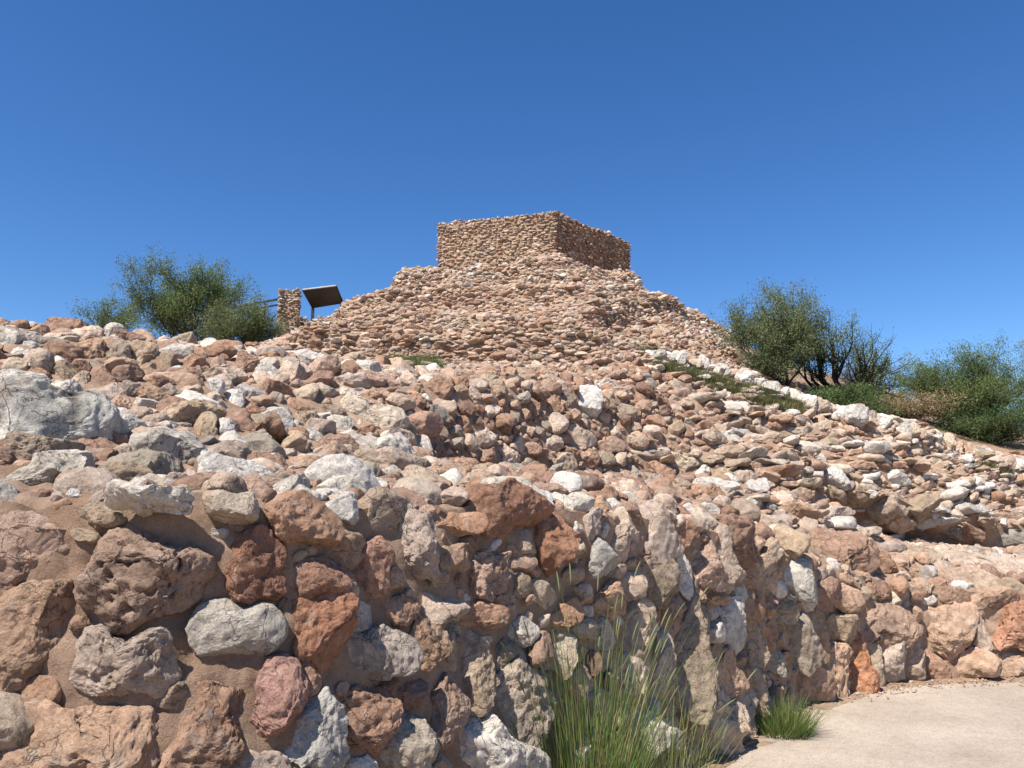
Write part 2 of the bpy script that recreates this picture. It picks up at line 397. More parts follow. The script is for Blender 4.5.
# ---------------------------------------------------------------- the hill: feature lines lofted into one continuous slope
XS = np.array([-1200, -500, -100, 0, 100, 200, 270, 300, 345, 390, 430, 480, 555, 600, 635, 680, 715, 760, 820, 890, 950, 1024, 1300, 2200.])
def line(xs, ys, ds): return (np.array(xs, float), np.array(ys, float), np.array(ds, float))
def base_y(d):   # pixel row of z=0 at depth d
    return 384 - F * math.tan(math.atan2(-CAMZ, d) - PITCH)
l0x = [-1200, -500, -100, 0, 150, 300, 450, 600, 700, 745, 800, 830, 880, 930, 1024, 1300, 2200]
l0d = [2.4, 2.4, 2.33, 2.30, 2.32, 2.50, 3.08, 4.05, 4.95, 5.45, 6.15, 6.5, 6.85, 7.08, 7.15, 7.3, 7.6]
LINES = [
 line(l0x, [base_y(d) for d in l0d], l0d),
 line([-1200, -500, -100, 0, 100, 150, 250, 300, 400, 540, 600, 650, 700, 745, 800, 850, 880, 930, 1024, 1300, 2200],
      [500, 500, 503, 507, 507, 503, 505, 512, 508, 503, 508, 516, 530, 541, 560, 575, 582, 590, 598, 600, 600],
      [2.7, 2.7, 2.64, 2.60, 2.62, 2.64, 2.75, 2.86, 3.30, 3.95, 4.25, 4.65, 5.1, 5.58, 6.3, 6.8, 7.0, 7.2, 7.3, 7.45, 7.75]),
 line([-1200, -100, 0, 150, 300, 450, 600, 650, 700, 800, 900, 1024, 2200],
      [445, 445, 447, 465, 478, 482, 490, 497, 506, 530, 556, 566, 570], [3.2, 3.2, 3.25, 3.4, 3.7, 4.6, 5.5, 5.95, 6.4, 7.4, 7.95, 8.35, 8.8]),
 line([-1200, 0, 100, 200, 300, 400, 450, 560, 640, 700, 800, 840, 900, 1024, 2200],
      [385, 385, 395, 410, 430, 450, 466, 478, 482, 487, 506, 530, 546, 553, 556], [4.3, 4.5, 4.7, 5.0, 5.4, 5.9, 6.7, 7.9, 8.7, 9.0, 9.0, 10.2, 10.35, 10.2, 10]),
 line([-1200, 0, 100, 200, 260, 330, 400, 450, 500, 560, 620, 660, 700, 800, 850, 900, 940, 1024, 2200],
      [330, 330, 340, 353, 362, 369, 380, 388, 388, 390, 396, 414, 430, 462, 482, 500, 514, 524, 530],
      [6.0, 6.0, 6.2, 6.4, 6.6, 6.8, 6.9, 7.2, 7.7, 8.4, 9.1, 9.5, 9.6, 9.6, 9.6, 9.75, 9.9, 10.3, 10.5]),
 line(XS, [340, 340, 340, 343, 348, 352, 358, 362, 366, 369, 371, 373, 375, 378, 384, 396, 410, 424, 440, 462, 478, 500, 510, 515],
      [11, 11, 11, 11, 11.5, 12, 12.3, 12.5, 12.5, 12.5, 12.5, 12.5, 12.4, 12.3, 12.2, 12.0, 11.8, 11.6, 11.6, 11.6, 11.8, 12, 12, 12]),
 line(XS, [343, 343, 343, 346, 350, 354, 352, 359, 362, 363, 363, 364, 366, 366, 369, 379, 390, 402, 416, 436, 448, 466, 478, 480],
      [14.5, 14.5, 14.5, 14.5, 14.3, 14, 14.3, 14.9, 15, 15, 15, 15, 15, 15, 14.6, 14, 13.8, 13.9, 14.2, 14.7, 15.0, 15.5, 16, 16]),
 line(XS, [345, 345, 345, 348, 352, 355, 345, 338, 332, 330, 330, 332, 338, 346, 355, 369, 382, 393, 409, 430, 443, 459, 470, 470],
      [16, 16, 16, 16, 15.5, 15, 15, 15.5, 15.6, 15.6, 15.6, 15.6, 15.5, 15.5, 15.3, 14.6, 14.4, 14.5, 14.8, 15.3, 15.7, 16.3, 17, 17]),
 line(XS, [350, 350, 350, 352, 355, 358, 346, 330, 319, 306, 302, 300, 303, 306, 312, 325, 345, 378, 398, 420, 438, 451, 460, 460],
      [20, 20, 20, 20, 19, 18, 17.5, 18, 20, 20, 20, 20, 19.5, 19.5, 20, 19, 18, 17, 17.5, 18.5, 19.5, 20, 21, 21]),
 line(XS, [355, 355, 355, 357, 359, 360, 352, 340, 324, 299, 293, 292, 294, 296, 300, 313, 332, 365, 382, 402, 420, 440, 448, 448],
      [24, 24, 24, 24, 23, 22, 22, 22, 22, 23.6, 24.2, 24, 23.4, 23.8, 24, 23.4, 22, 21, 22.5, 24, 25, 25, 26, 26]),
 line(XS, [360, 360, 360, 361, 362, 362, 358, 345, 328, 298, 276, 275, 277, 280, 289, 309, 322, 355, 373, 393, 412, 435, 440, 440],
      [27, 27, 27, 27, 26, 25, 25, 24.5, 24.5, 24.9, 25.2, 25, 24.4, 25, 26, 26, 25, 25, 26, 27, 28, 28, 28, 28]),
 line(XS, [365, 365, 365, 366, 366, 366, 362, 350, 333, 302, 279, 273, 268, 276, 290, 313, 327, 360, 377, 398, 416, 440, 445, 445],
      [30, 30, 30, 30, 30, 30, 30, 29, 28, 27.5, 28.2, 28.5, 27.3, 28.8, 30.5, 30, 29, 30, 31, 32, 33, 33, 33, 33]),
 line([-1200, 2200], [500, 500], [70, 70]),
]
NL = len(LINES)
cx = np.concatenate([np.arange(-1200, -250, 25), np.arange(-250, 1300, 4), np.arange(1300, 2201, 25)]).astype(float)
def on_line(k, x):
    xs, ys, ds = LINES[k]
    y = np.mean([np.interp(x + o, xs, ys) for o in (-14, -7, 0, 7, 14)], 0); d = np.mean([np.interp(x + o, xs, ds) for o in (-14, -7, 0, 7, 14)], 0)
    p = P(x, y, d)
    if k == 0: p[:, 2] = -.05
    return p
LP = [on_line(k, cx) for k in range(NL)]
ROWS = [64, 30, 26, 36, 40, 34, 14, 46, 46, 24, 34, 16]
def band_grid(k):
    A, Bq = LP[k], LP[k + 1]; t = np.linspace(0, 1, ROWS[k] + 1)[:, None, None]
    return A[None] * (1 - t) + Bq[None] * t
BG = [band_grid(k) for k in range(NL - 1)]
# gentle real undulation, shared by neighbouring bands because it depends on position only
for k in range(NL - 1):
    g = BG[k]; amp = .03 if k < 2 else .06
    dz = noise(g * 1.7) * .05 + noise(g * 5.5) * .035 + noise(g * 14) * .014
    if k < 2: g[..., 1] += noise(g * 9 + 20) * .035 + (.25 - np.abs(noise(g * 16))) * .02; g[..., 2] += noise(g * 11 + 4) * .02
    if k >= 3:   # broken ledges of old walls
        st_ = .34 if k < 6 else .5
        w_ = g * [.35, .22, .0]; ph_ = g[..., 2] / st_ + 1.1 * noise(w_ + 3.3) + .25 * noise(g * [1.5, 1.5, 0]); fr_ = ph_ - np.floor(ph_)
        t_ = np.clip((fr_ - .45) / .35, 0, 1); t_ = t_ * t_ * (3 - 2 * t_)
        gate_ = np.clip((940 - cx) / 60, 0, 1)[None, :] * np.clip(noise(g * [.5, .5, .5] + 77) * 3 + .75, .15, 1)
        dz = dz + st_ * (t_ - fr_) * (.62 if k < 7 else .8) * gate_
    g[..., 2] += dz; g[..., 1] += noise(g * 4 + 50) * .03
RIDGES = [  # (pixel column, depth) along the wall line, height, depth of fill behind
 ([(388, 24.0), (430, 23.4), (480, 23.1), (555, 22.6), (600, 23.2), (645, 24.2)], .95, 1.6),
 ([(330, 19.2), (400, 18.6), (480, 18.8), (560, 18.0), (620, 18.6)], .65, 2.0),
 ([(640, 13.2), (720, 12.9), (800, 13.1), (900, 13.6)], .32, .8),
 ([(620, 11.2), (700, 11.9), (760, 12.2)], .26, .6),
 ([(840, 11.9), (920, 12.2), (1010, 12.6)], .30, .7),
 ([(590, 16.6), (640, 19.0), (685, 21.3)], .62, 1.6),
 ([(560, 19.5), (610, 21.2), (650, 24.0)], .60, 1.0),
 ([(300, 15.1), (420, 15.0), (520, 15.1), (600, 15.0)], .50, 1.6),
 ([(585, 12.3), (642, 12.0)], .45, .5),
 ([(430, 20.8), (500, 20.4), (545, 21.2)], .60, 1.2),
 ([(700, 10.8), (800, 11.0), (880, 11.2)], .42, .8),
 ([(880, 10.7), (905, 11.6), (945, 13.2)], .60, .5),
 ([(640, 8.9), (720, 8.9), (830, 9.1)], .34, .5),
 ([(690, 9.9), (760, 10.3), (860, 10.2), (990, 10.9)], .40, .7),
 ([(690, 21.4), (716, 21.8)], .38, 1.0),
 ([(715, 7.2), (800, 7.6), (880, 8.3)], .20, .4),
]
def ridge_height(g):
    out = np.zeros(g.shape[:-1]); xy = g[..., :2]
    for pts, hgt, fb in RIDGES:
        q = np.array([[(x - 512) / F * d, d] for x, d in pts]); best = np.full(out.shape, 1e9); sg = np.zeros(out.shape); tt_ = np.zeros(out.shape)
        for i in range(len(q) - 1):
            e = q[i + 1] - q[i]; L_ = np.linalg.norm(e); e = e / L_; nr = np.array([e[1], -e[0]])
            if np.dot(-q[i], nr) < 0: nr = -nr
            v = xy - q[i]; t = np.clip(v @ e, 0, L_); dv = v - t[..., None] * e; ds = np.linalg.norm(dv, axis=-1)
            m = ds < best; best = np.where(m, ds, best); sg = np.where(m, np.sign(dv @ nr), sg)
            en = np.minimum(v @ e, 9) if i == 0 else 9
            e2 = L_ - v @ e if i == len(q) - 2 else 9
            tt_ = np.where(m, np.minimum(en, e2), tt_)
        s_ = best * sg + .12 * noise(g * 1.3) + .05
        f = np.where(s_ > 0, np.clip(1 - s_ / .14, 0, 1), np.clip(1 + (s_ + .35) / fb, 0, 1))
        f = f * np.clip((tt_ + .35) / .5, 0, 1)
        hh = hgt * (.8 + .5 * noise(g * [.8, .8, 0] + 13))
        out = np.maximum(out, hh * f)
    c = P(548, 300, 26.3); out += .75 * np.exp(-((xy - c[:2]) ** 2).sum(-1) / 2 / .95 ** 2)
    return out
for k in range(2, NL - 2): BG[k][..., 2] += ridge_height(BG[k])
for k in range(NL - 2): BG[k + 1][0] = BG[k][-1]      # neighbouring bands share their seam
BG[0][0, :, 2] = -.06

def grid_faces(nr, nc):
    i = np.arange(nr - 1)[:, None] * nc + np.arange(nc - 1)[None]
    return np.stack([i, i + 1, i + nc + 1, i + nc], -1).reshape(-1, 4)
allV = np.concatenate([g.reshape(-1, 3) for g in BG]); offs = np.cumsum([0] + [g.shape[0] * g.shape[1] for g in BG])
allF = np.concatenate([grid_faces(*g.shape[:2]) + offs[k] for k, g in enumerate(BG)])
BVH = BVHTree.FromPolygons([tuple(v) for v in allV], [tuple(f) for f in allF])
faceband = np.concatenate([np.full((g.shape[0] - 1) * (g.shape[1] - 1), k) for k, g in enumerate(BG)])
def hit(x, y):
    r = ray(x, y); p, n, i, d = BVH.ray_cast(Vector(CAM), Vector(r))
    if p is None: return None
    n = np.array(n)
    if np.dot(n, r) > 0: n = -n
    return np.array(p), n, int(faceband[i])
def ground_at(x, y):
    p, n, i, d = BVH.ray_cast(Vector((x, y, 60)), Vector((0, 0, -1)))
    return p.z if p is not None else 0.0

# region table: (band range, x range) -> wall
def colrange(x0, x1): return np.where((cx >= x0) & (cx <= x1))[0]
REG = [  # key, bands, xpix0, xpix1
 ('front', (0, 1), -140, 1160),
 ('left', (2, 3, 4), -140, 430),
 ('mid', (2, 3, 4), 430, 690),
 ('right', (2, 3, 4), 690, 1160),
 ('terr', (5, 6, 7), 250, 640),
 ('rterr', (5, 6), 640, 1160),
 ('slope', (8, 9), 270, 730),
 ('rslope', (7,), 640, 800),
 ('ring', (10,), 380, 740),
]
used = [np.zeros((g.shape[0] - 1, g.shape[1] - 1), bool) for g in BG]
def region_mesh(bands, x0, x1):
    Vs, Fs, o, tags = [], [], 0, []
    idx = colrange(x0, x1)
    for k in bands:
        g = BG[k][:, idx]; Vs.append(g.reshape(-1, 3)); f = grid_faces(*g.shape[:2]); Fs.append(f + o); o += g.shape[0] * g.shape[1]
        tags.append(np.full(len(f), k)); used[k][:, idx[0]:idx[-1]] = True
    return np.concatenate(Vs), np.concatenate(Fs), np.concatenate(tags)

# per-band filler: (a range, b range, normal blend towards flat-lying, palette)
PALW = {'front': 'RRRrrrPPTTWWCB', 'left': 'rrRRPPWWTTCGrPPRW', 'mid': 'RRrrPTTGBrPBRR', 'right': 'rrRPPWWTTCrRPC',
        'terr': 'RrrPPPTRrBTCrPT', 'rterr': 'PPPrRWCTrPC', 'slope': 'rrRPPTTCWBrWPCTBR', 'rslope': 'rRRPTrBPT', 'ring': 'rrRPTTCPBrP'}
SIZE = {'front': (.07, .16, .055, .11), 'left': (.08, .19, .05, .12), 'mid': (.07, .15, .055, .11), 'right': (.08, .28, .035, .08),
        'terr': (.08, .21, .034, .075), 'rterr': (.10, .30, .032, .065), 'slope': (.09, .22, .036, .078), 'rslope': (.09, .20, .036, .08), 'ring': (.09, .21, .036, .078)}
FLAT = {'front': .0, 'left': .0, 'mid': .0, 'right': .5, 'terr': .6, 'rterr': .6, 'slope': .6, 'rslope': .6, 'ring': .6}

def candidates(key, V, Fq, dens_pass, scale=1.0, pal=None, size=None, flat=None):
    T = np.concatenate([Fq[:, [0, 1, 2]], Fq[:, [0, 2, 3]]])
    A, B_, C_ = V[T[:, 0]], V[T[:, 1]], V[T[:, 2]]
    cr = np.cross(B_ - A, C_ - A); ar = np.linalg.norm(cr, axis=1) / 2; nn = cr / (2 * ar[:, None] + 1e-9)
    a0, a1, b0, b1 = size or SIZE[key]; pal = pal or PALW[key]; flat = FLAT[key] if flat is None else flat
    out = []
    for mul, nper in dens_pass:
        am, bm_ = (a0 + a1) / 2 * mul * scale, (b0 + b1) / 2 * mul * scale
        n = int(nper * ar.sum() / (am * bm_ * 4))
        ti = rng.choice(len(T), n, p=ar / ar.sum()); u = rng.random((n, 2)); fl = u.sum(1) > 1; u[fl] = 1 - u[fl]
        p = A[ti] + (B_ - A)[ti] * u[:, :1] + (C_ - A)[ti] * u[:, 1:]
        aa = rng.uniform(a0, a1, n) * mul * scale; bb = np.minimum(rng.uniform(b0, b1, n) * mul * scale, aa * .95)
        for i in range(n):
            nm = nn[ti[i]]; v = CAM - p[i]
            if np.dot(nm, v) < 0: nm = -nm
            steep = 1 - abs(nm[2])
            nf = nm.copy()
            if steep < .75:   # on slopes turn faces outward so that stones sit like coursed rubble with their edge showing
                hz = np.array([nm[0], nm[1], 0.]); hl = np.linalg.norm(hz); hz = hz / hl if hl > .05 else np.array([v[0], v[1], 0]) / np.hypot(v[0], v[1])
                nf = nm * .6 + hz * rng.uniform(.4, 1.6) if rng.random() < flat + .3 else nm
            nf = nf / np.linalg.norm(nf) + rng.normal(0, .16, 3)
            cd_ = pal[rng.integers(len(pal))]
            hh = (.45 * min(aa[i], bb[i]) + .35 * aa[i]) * rng.uniform(.8, 1.3)
            pp = p[i] + nf * hh * (rng.uniform(-.45, .05) if key == 'front' else rng.uniform(-.25, .3))
            out.append(mk(pp, frame(nf, rot=rng.normal(0, .13 if flat > 0 else .25)), aa[i], bb[i], cd_, H=hh, box=rng.uniform(.42, .62), rough=rng.uniform(.45, 1.1)))
    return out

# ---------------------------------------------------------------- traced stones (pixel boxes of the photograph turned into world sizes on the surface)
def traced(x0, y0, x1, y1, code, ang=0, **kw):
    x, y = (x0 + x1) / 2, (y0 + y1) / 2
    h = hit(x, y)
    if h is None: return None
    p, n, band = h
    v = CAM - p; v /= np.linalg.norm(v)
    nf = n + v * kw.pop('face', .9); nf /= np.linalg.norm(nf)
    ax = frame(nf)
    dist = np.dot(p - CAM, -np.array([0, -cp, -sp_]))
    sc = dist / F
    a, b = (x1 - x0) / 2 * sc, (y1 - y0) / 2 * sc
    # widen by the foreshortening of the tilted face
    for_x = max(.45, abs(np.dot(np.cross(ax[1], v), ax[0] * 0 + np.cross(ax[1], v) / (np.linalg.norm(np.cross(ax[1], v)) + 1e-9))))
    ca = max(.5, np.linalg.norm(ax[0] - v * np.dot(ax[0], v))); cb = max(.5, np.linalg.norm(ax[1] - v * np.dot(ax[1], v)))
    a, b = a / ca * 1.10, b / cb * 1.10
    if ang:
        ax = frame(nf, rot=-R(ang))
    Hh = kw.pop('H', None) or (.55 * min(a, b) + .12 * max(a, b))
    Hh *= kw.pop('hk', 1.0)
    c = p + v * Hh * kw.pop('out', .05)
    return mk(c, ax, a, b, code, H=Hh, band=band, traced=True, px=(x, y), **kw)

def outline_R(pl):
    Rr = []
    for t in TH:
        d = np.array([math.cos(t), math.sin(t)]); best = .05
        for i in range(len(pl)):
            a, b = pl[i], pl[(i + 1) % len(pl)]; e = b - a
            M = np.array([[d[0], -e[0]], [d[1], -e[1]]])
            if abs(np.linalg.det(M)) < 1e-9: continue
            u, w = np.linalg.solve(M, a)
            if u > 0 and 0 <= w <= 1: best = max(best, u)
        Rr.append(best)
    return np.array(Rr)
def poly_outline(s, poly, k=1.06):
    pl = []
    for (x, y) in poly:
        r_ = ray(x, y); t = np.dot(s['c'] - CAM, s['ax'][2]) / np.dot(r_, s['ax'][2]); q = CAM + r_ * t - s['c']
        pl.append((np.dot(q, s['ax'][0]), np.dot(q, s['ax'][1])))
    s['R'] = outline_R(np.array(pl)) * k
HERO = {  # traced outlines of the stones that show largest
 'large porous reddish stone pitted with holes': [(98, 526), (127, 523), (155, 530), (179, 543), (200, 541), (230, 556), (224, 572), (204, 586), (195, 602), (176, 611), (155, 613), (130, 630), (109, 624), (99, 606), (86, 602), (77, 591), (82, 570), (88, 550)],
 'knobbly whitish pink stone below the porous stone': [(70, 630), (84, 621), (101, 624), (112, 640), (132, 642), (146, 630), (166, 628), (173, 640), (172, 668), (173, 688), (160, 700), (135, 703), (104, 699), (84, 692), (72, 676), (69, 655)],
 'smooth oval grey white stone': [(183, 624), (196, 606), (222, 598), (246, 605), (268, 603), (283, 620), (281, 642), (262, 655), (236, 661), (208, 659), (196, 648)],
 'broad tan stone low in the wall': [(-30, 700), (0, 704), (40, 709), (80, 716), (110, 712), (150, 708), (185, 722), (192, 745), (191, 780), (150, 795), (60, 795), (-20, 790)],
 'long flat white capstone': [(95, 490), (110, 483), (135, 484), (165, 490), (198, 495), (201, 508), (197, 517), (170, 513), (130, 508), (100, 503)],
 'rounded cream capstone': [(203, 494), (225, 491), (255, 492), (266, 502), (265, 516), (245, 526), (222, 524), (208, 512)],
 'flat grey green capstone': [(106, 460), (118, 451), (150, 450), (185, 456), (199, 470), (200, 483), (180, 487), (150, 484), (120, 481), (106, 474)],
 'large pale slab on the wall top': [(-20, 490), (5, 478), (22, 462), (50, 446), (75, 450), (94, 461), (88, 472), (62, 482), (48, 495), (26, 502), (0, 499), (-20, 500)],
 'large smooth orange brown stone': [(536, 508), (556, 506), (572, 520), (581, 540), (578, 562), (562, 578), (546, 588), (536, 570), (532, 540)],
 'tall whitish layered stone': [(390, 520), (410, 511), (424, 516), (434, 535), (446, 570), (440, 584), (424, 590), (402, 580), (396, 556), (388, 538)],
 'large pinkish block at the path bend': [(918, 608), (940, 603), (972, 604), (976, 618), (968, 640), (948, 658), (930, 650), (915, 632)],
 'broad salmon coloured block at the right': [(988, 612), (1000, 604), (1030, 603), (1060, 606), (1060, 652), (1020, 652), (1004, 645), (988, 652)],
}
T_FRONT = [  # x0 y0 x1 y1 colour [angle, options]
 (77, 522, 232, 630, 'r', 8, dict(pits=1.6, label='large porous reddish stone pitted with holes', hk=1.1)),
 (68, 620, 174, 702, 'P', 4, dict(label='knobbly whitish pink stone below the porous stone', pits=.5, hk=.9)),
 (183, 598, 284, 662, 'G', -4, dict(label='smooth oval grey white stone', rough=.6, colr=(204, 194, 180))),
 (-30, 706, 192, 790, 'r', 2, dict(label='broad tan stone low in the wall', pits=.4)),
 (-30, 508, 71, 583, 'r', 5, dict(label='cracked pinkish block at the left')), (-30, 600, 70, 680, 'r', 12, {}),
 (187, 668, 244, 770, 'R', 4, dict(label='rough dark red upright stone', pits=.6)), (242, 668, 304, 752, 'P', 12, dict(colr=(196, 152, 136), pits=.5)),
 (287, 694, 338, 778, 'W', -10, dict(colr=(206, 200, 190))), (327, 631, 403, 682, 'P', -8, dict(colr=(205, 188, 172))),
 (286, 598, 353, 660, 'O', 10, dict(colr=(176, 118, 84))), (264, 497, 320, 552, 'R', 10, dict(label='round brick red stone on the wall top')),
 (95, 482, 202, 517, 'W', 6, dict(out=.9, face=1.6, label='long flat white capstone', hk=1.5, box=.6)), (98, 450, 200, 486, 'G', 3, dict(out=1.1, colr=(180, 168, 148), label='flat grey green capstone', hk=1.4)),
 (201, 491, 267, 526, 'C', 3, dict(out=.6, label='rounded cream capstone', rough=.6, hk=1.3)), (199, 466, 270, 492, 'W', 5, dict(out=.4)),
 (-20, 447, 94, 503, 'C', -14, dict(out=.9, colr=(216, 204, 186), label='large pale slab on the wall top')), (64, 434, 128, 458, 'R', 8, {}),
 (217, 530, 282, 602, 'R', 0, dict(colr=(160, 108, 84))), (286, 558, 347, 596, 'R', 0, dict(colr=(168, 122, 98))), (323, 525, 369, 576, 'r', 20, {}),
 (350, 538, 394, 588, 'r', 0, dict(colr=(188, 146, 124))), (388, 511, 441, 590, 'P', 10, dict(rough=1.2, label='tall whitish layered stone')), (316, 500, 364, 521, 'W', 12, {}), (281, 488, 331, 512, 'W', 10, {}),
 (432, 515, 478, 537, 'O', 0, {}), (470, 490, 535, 538, 'R', -4, dict(colr=(164, 116, 90), label='big red brown stone on the wall edge')), (456, 549, 514, 596, 'r', 0, dict(rough=1.5, pits=.6)),
 (531, 505, 582, 588, 'R', 14, dict(colr=(176, 122, 90), label='large smooth orange brown stone')), (550, 494, 588, 514, 'W', -4, dict(out=.3, label='bright white block on the wall top')), (528, 488, 551, 508, 'W', 0, {}),
 (490, 480, 531, 500, 'C', 10, {}), (580, 514, 603, 538, 'P', 0, {}), (602, 519, 634, 562, 'P', 30, dict(pits=.6)), (581, 540, 613, 582, 'W', 20, dict(colr=(206, 200, 190))),
 (636, 514, 673, 556, 'P', 0, dict(rough=.7)), (672, 522, 695, 552, 'O', 0, {}), (686, 510, 714, 533, 'C', 10, {}), (633, 556, 673, 606, 'T', 0, dict(pits=.8)),
 (672, 550, 692, 597, 'W', 0, {}), (690, 540, 721, 597, 'r', 0, {}), (711, 535, 734, 592, 'P', 12, {}), (720, 524, 753, 567, 'B', 20, dict(pits=1.0)), (751, 550, 776, 592, 'P', 10, {}),
 (589, 580, 621, 618, 'r', -30, {}), (612, 574, 640, 602, 'P', 0, {}), (692, 592, 728, 604, 'r', 0, {}), (546, 602, 576, 625, 'O', 0, {}), (616, 602, 646, 651, 'P', 20, dict(pits=.8)),
 (661, 604, 709, 682, 'T', 10, dict(colr=(180, 160, 138))), (716, 593, 738, 658, 'W', 4, {}), (738, 600, 750, 628, 'r', 0, {}), (748, 596, 767, 622, 'O', 0, {}), (741, 626, 762, 716, 'T', -4, {}),
 (616, 652, 648, 710, 'P', 0, {}), (646, 640, 669, 696, 'P', 10, {}), (687, 655, 713, 698, 'P', 0, {}), (711, 654, 739, 698, 'r', 0, dict(pits=.6)), (671, 683, 696, 722, 'r', 0, {}),
 (686, 696, 737, 758, 'P', -10, dict(rough=1.4, label='lumpy pink stone beside the path')), (732, 688, 754, 737, 'P', 0, dict(rough=1.3)), (739, 662, 753, 690, 'O', 0, {}), (613, 711, 663, 766, 'W', 20, dict(label='round white stone behind the grass')),
 (489, 664, 545, 738, 'C', 0, dict(colr=(206, 186, 166), rough=1.3)), (498, 620, 536, 643, 'W', 0, {}), (590, 622, 613, 667, 'C', 0, {}), (548, 638, 577, 677, 'C', 10, {}),
 (428, 716, 534, 790, 'W', 10, dict(rough=1.2, label='jagged bright white stone at the wall foot')), (375, 599, 417, 625, 'O', 0, dict(rough=1.3)), (415, 594, 457, 629, 'P', 0, {}), (459, 606, 507, 635, 'O', 0, dict(pits=.7)),
 (403, 617, 442, 678, 'r', 10, {}), (441, 626, 457, 670, 'T', 0, {}), (456, 628, 489, 722, 'C', -2, dict(colr=(196, 172, 146))), (487, 634, 518, 676, 'G', 0, {}), (418, 675, 464, 738, 'r', -6, {}),
 (396, 678, 426, 714, 'R', 20, {}), (330, 690, 402, 750, 'r', 4, dict(colr=(192, 152, 126))), (372, 711, 432, 782, 'C', -20, dict(colr=(206, 190, 170))), (300, 657, 319, 697, 'R', 0, {}),
 (236, 746, 288, 784, 'P', 0, {}), (340, 756, 372, 786, 'W', 0, {}),
 (766, 600, 791, 624, 'T', 0, {}), (776, 614, 810, 667, 'T', 0, dict(colr=(186, 168, 148))), (804, 612, 823, 661, 'r', -6, {}), (818, 608, 851, 649, 'T', 10, {}), (819, 640, 851, 698, 'r', 0, {}),
 (839, 636, 877, 695, 'O', 4, dict(colr=(208, 142, 100), label='orange block at the foot of the wall')), (850, 600, 904, 641, 'r', -10, dict(pits=1.0)), (877, 633, 906, 688, 'P', 0, {}), (902, 643, 922, 682, 'P', 0, {}),
 (919, 648, 946, 680, 'O', 6, {}), (914, 603, 977, 660, 'r', 14, dict(label='large pinkish block at the path bend')), (946, 645, 989, 680, 'P', 6, dict(colr=(214, 178, 150))), (969, 615, 988, 655, 'P', 0, {}),
 (986, 603, 1048, 654, 'r', 0, dict(colr=(196, 146, 118), label='broad salmon coloured block at the right')), (987, 647, 1046, 680, 'P', 0, dict(colr=(214, 178, 150))), (969, 590, 1011, 612, 'r', 0, {}), (934, 588, 969, 605, 'R', 0, {}),
 (914, 568, 992, 588, 'C', 14, dict(colr=(200, 172, 148), out=.2, hk=.7)), (865, 640, 882, 692, 'T', 0, {}), (782, 664, 829, 698, 'r', 0, {}), (766, 652, 784, 678, 'G', 0, {}), (762, 624, 777, 651, 'O', 0, {}),
 (767, 527, 786, 548, 'C', 0, {}), (765, 547, 784, 561, 'C', 0, {}), (772, 560, 807, 594, 'W', 0, {}), (802, 536, 861, 572, 'R', 8, dict(pits=1., colr=(176, 138, 114))), (862, 548, 894, 584, 'R', 0, dict(pits=.8)),
 (892, 554, 906, 574, 'r', 0, {}), (940, 553, 1010, 578, 'P', 9, dict(out=.1, hk=.7, rough=1.3)), (903, 545, 937, 566, 'T', 4, {}), (795, 518, 813, 539, 'P', 0, {}), (806, 580, 840, 606, 'R', 0, {}), (820, 588, 852, 612, 'r', 10, {}),
]
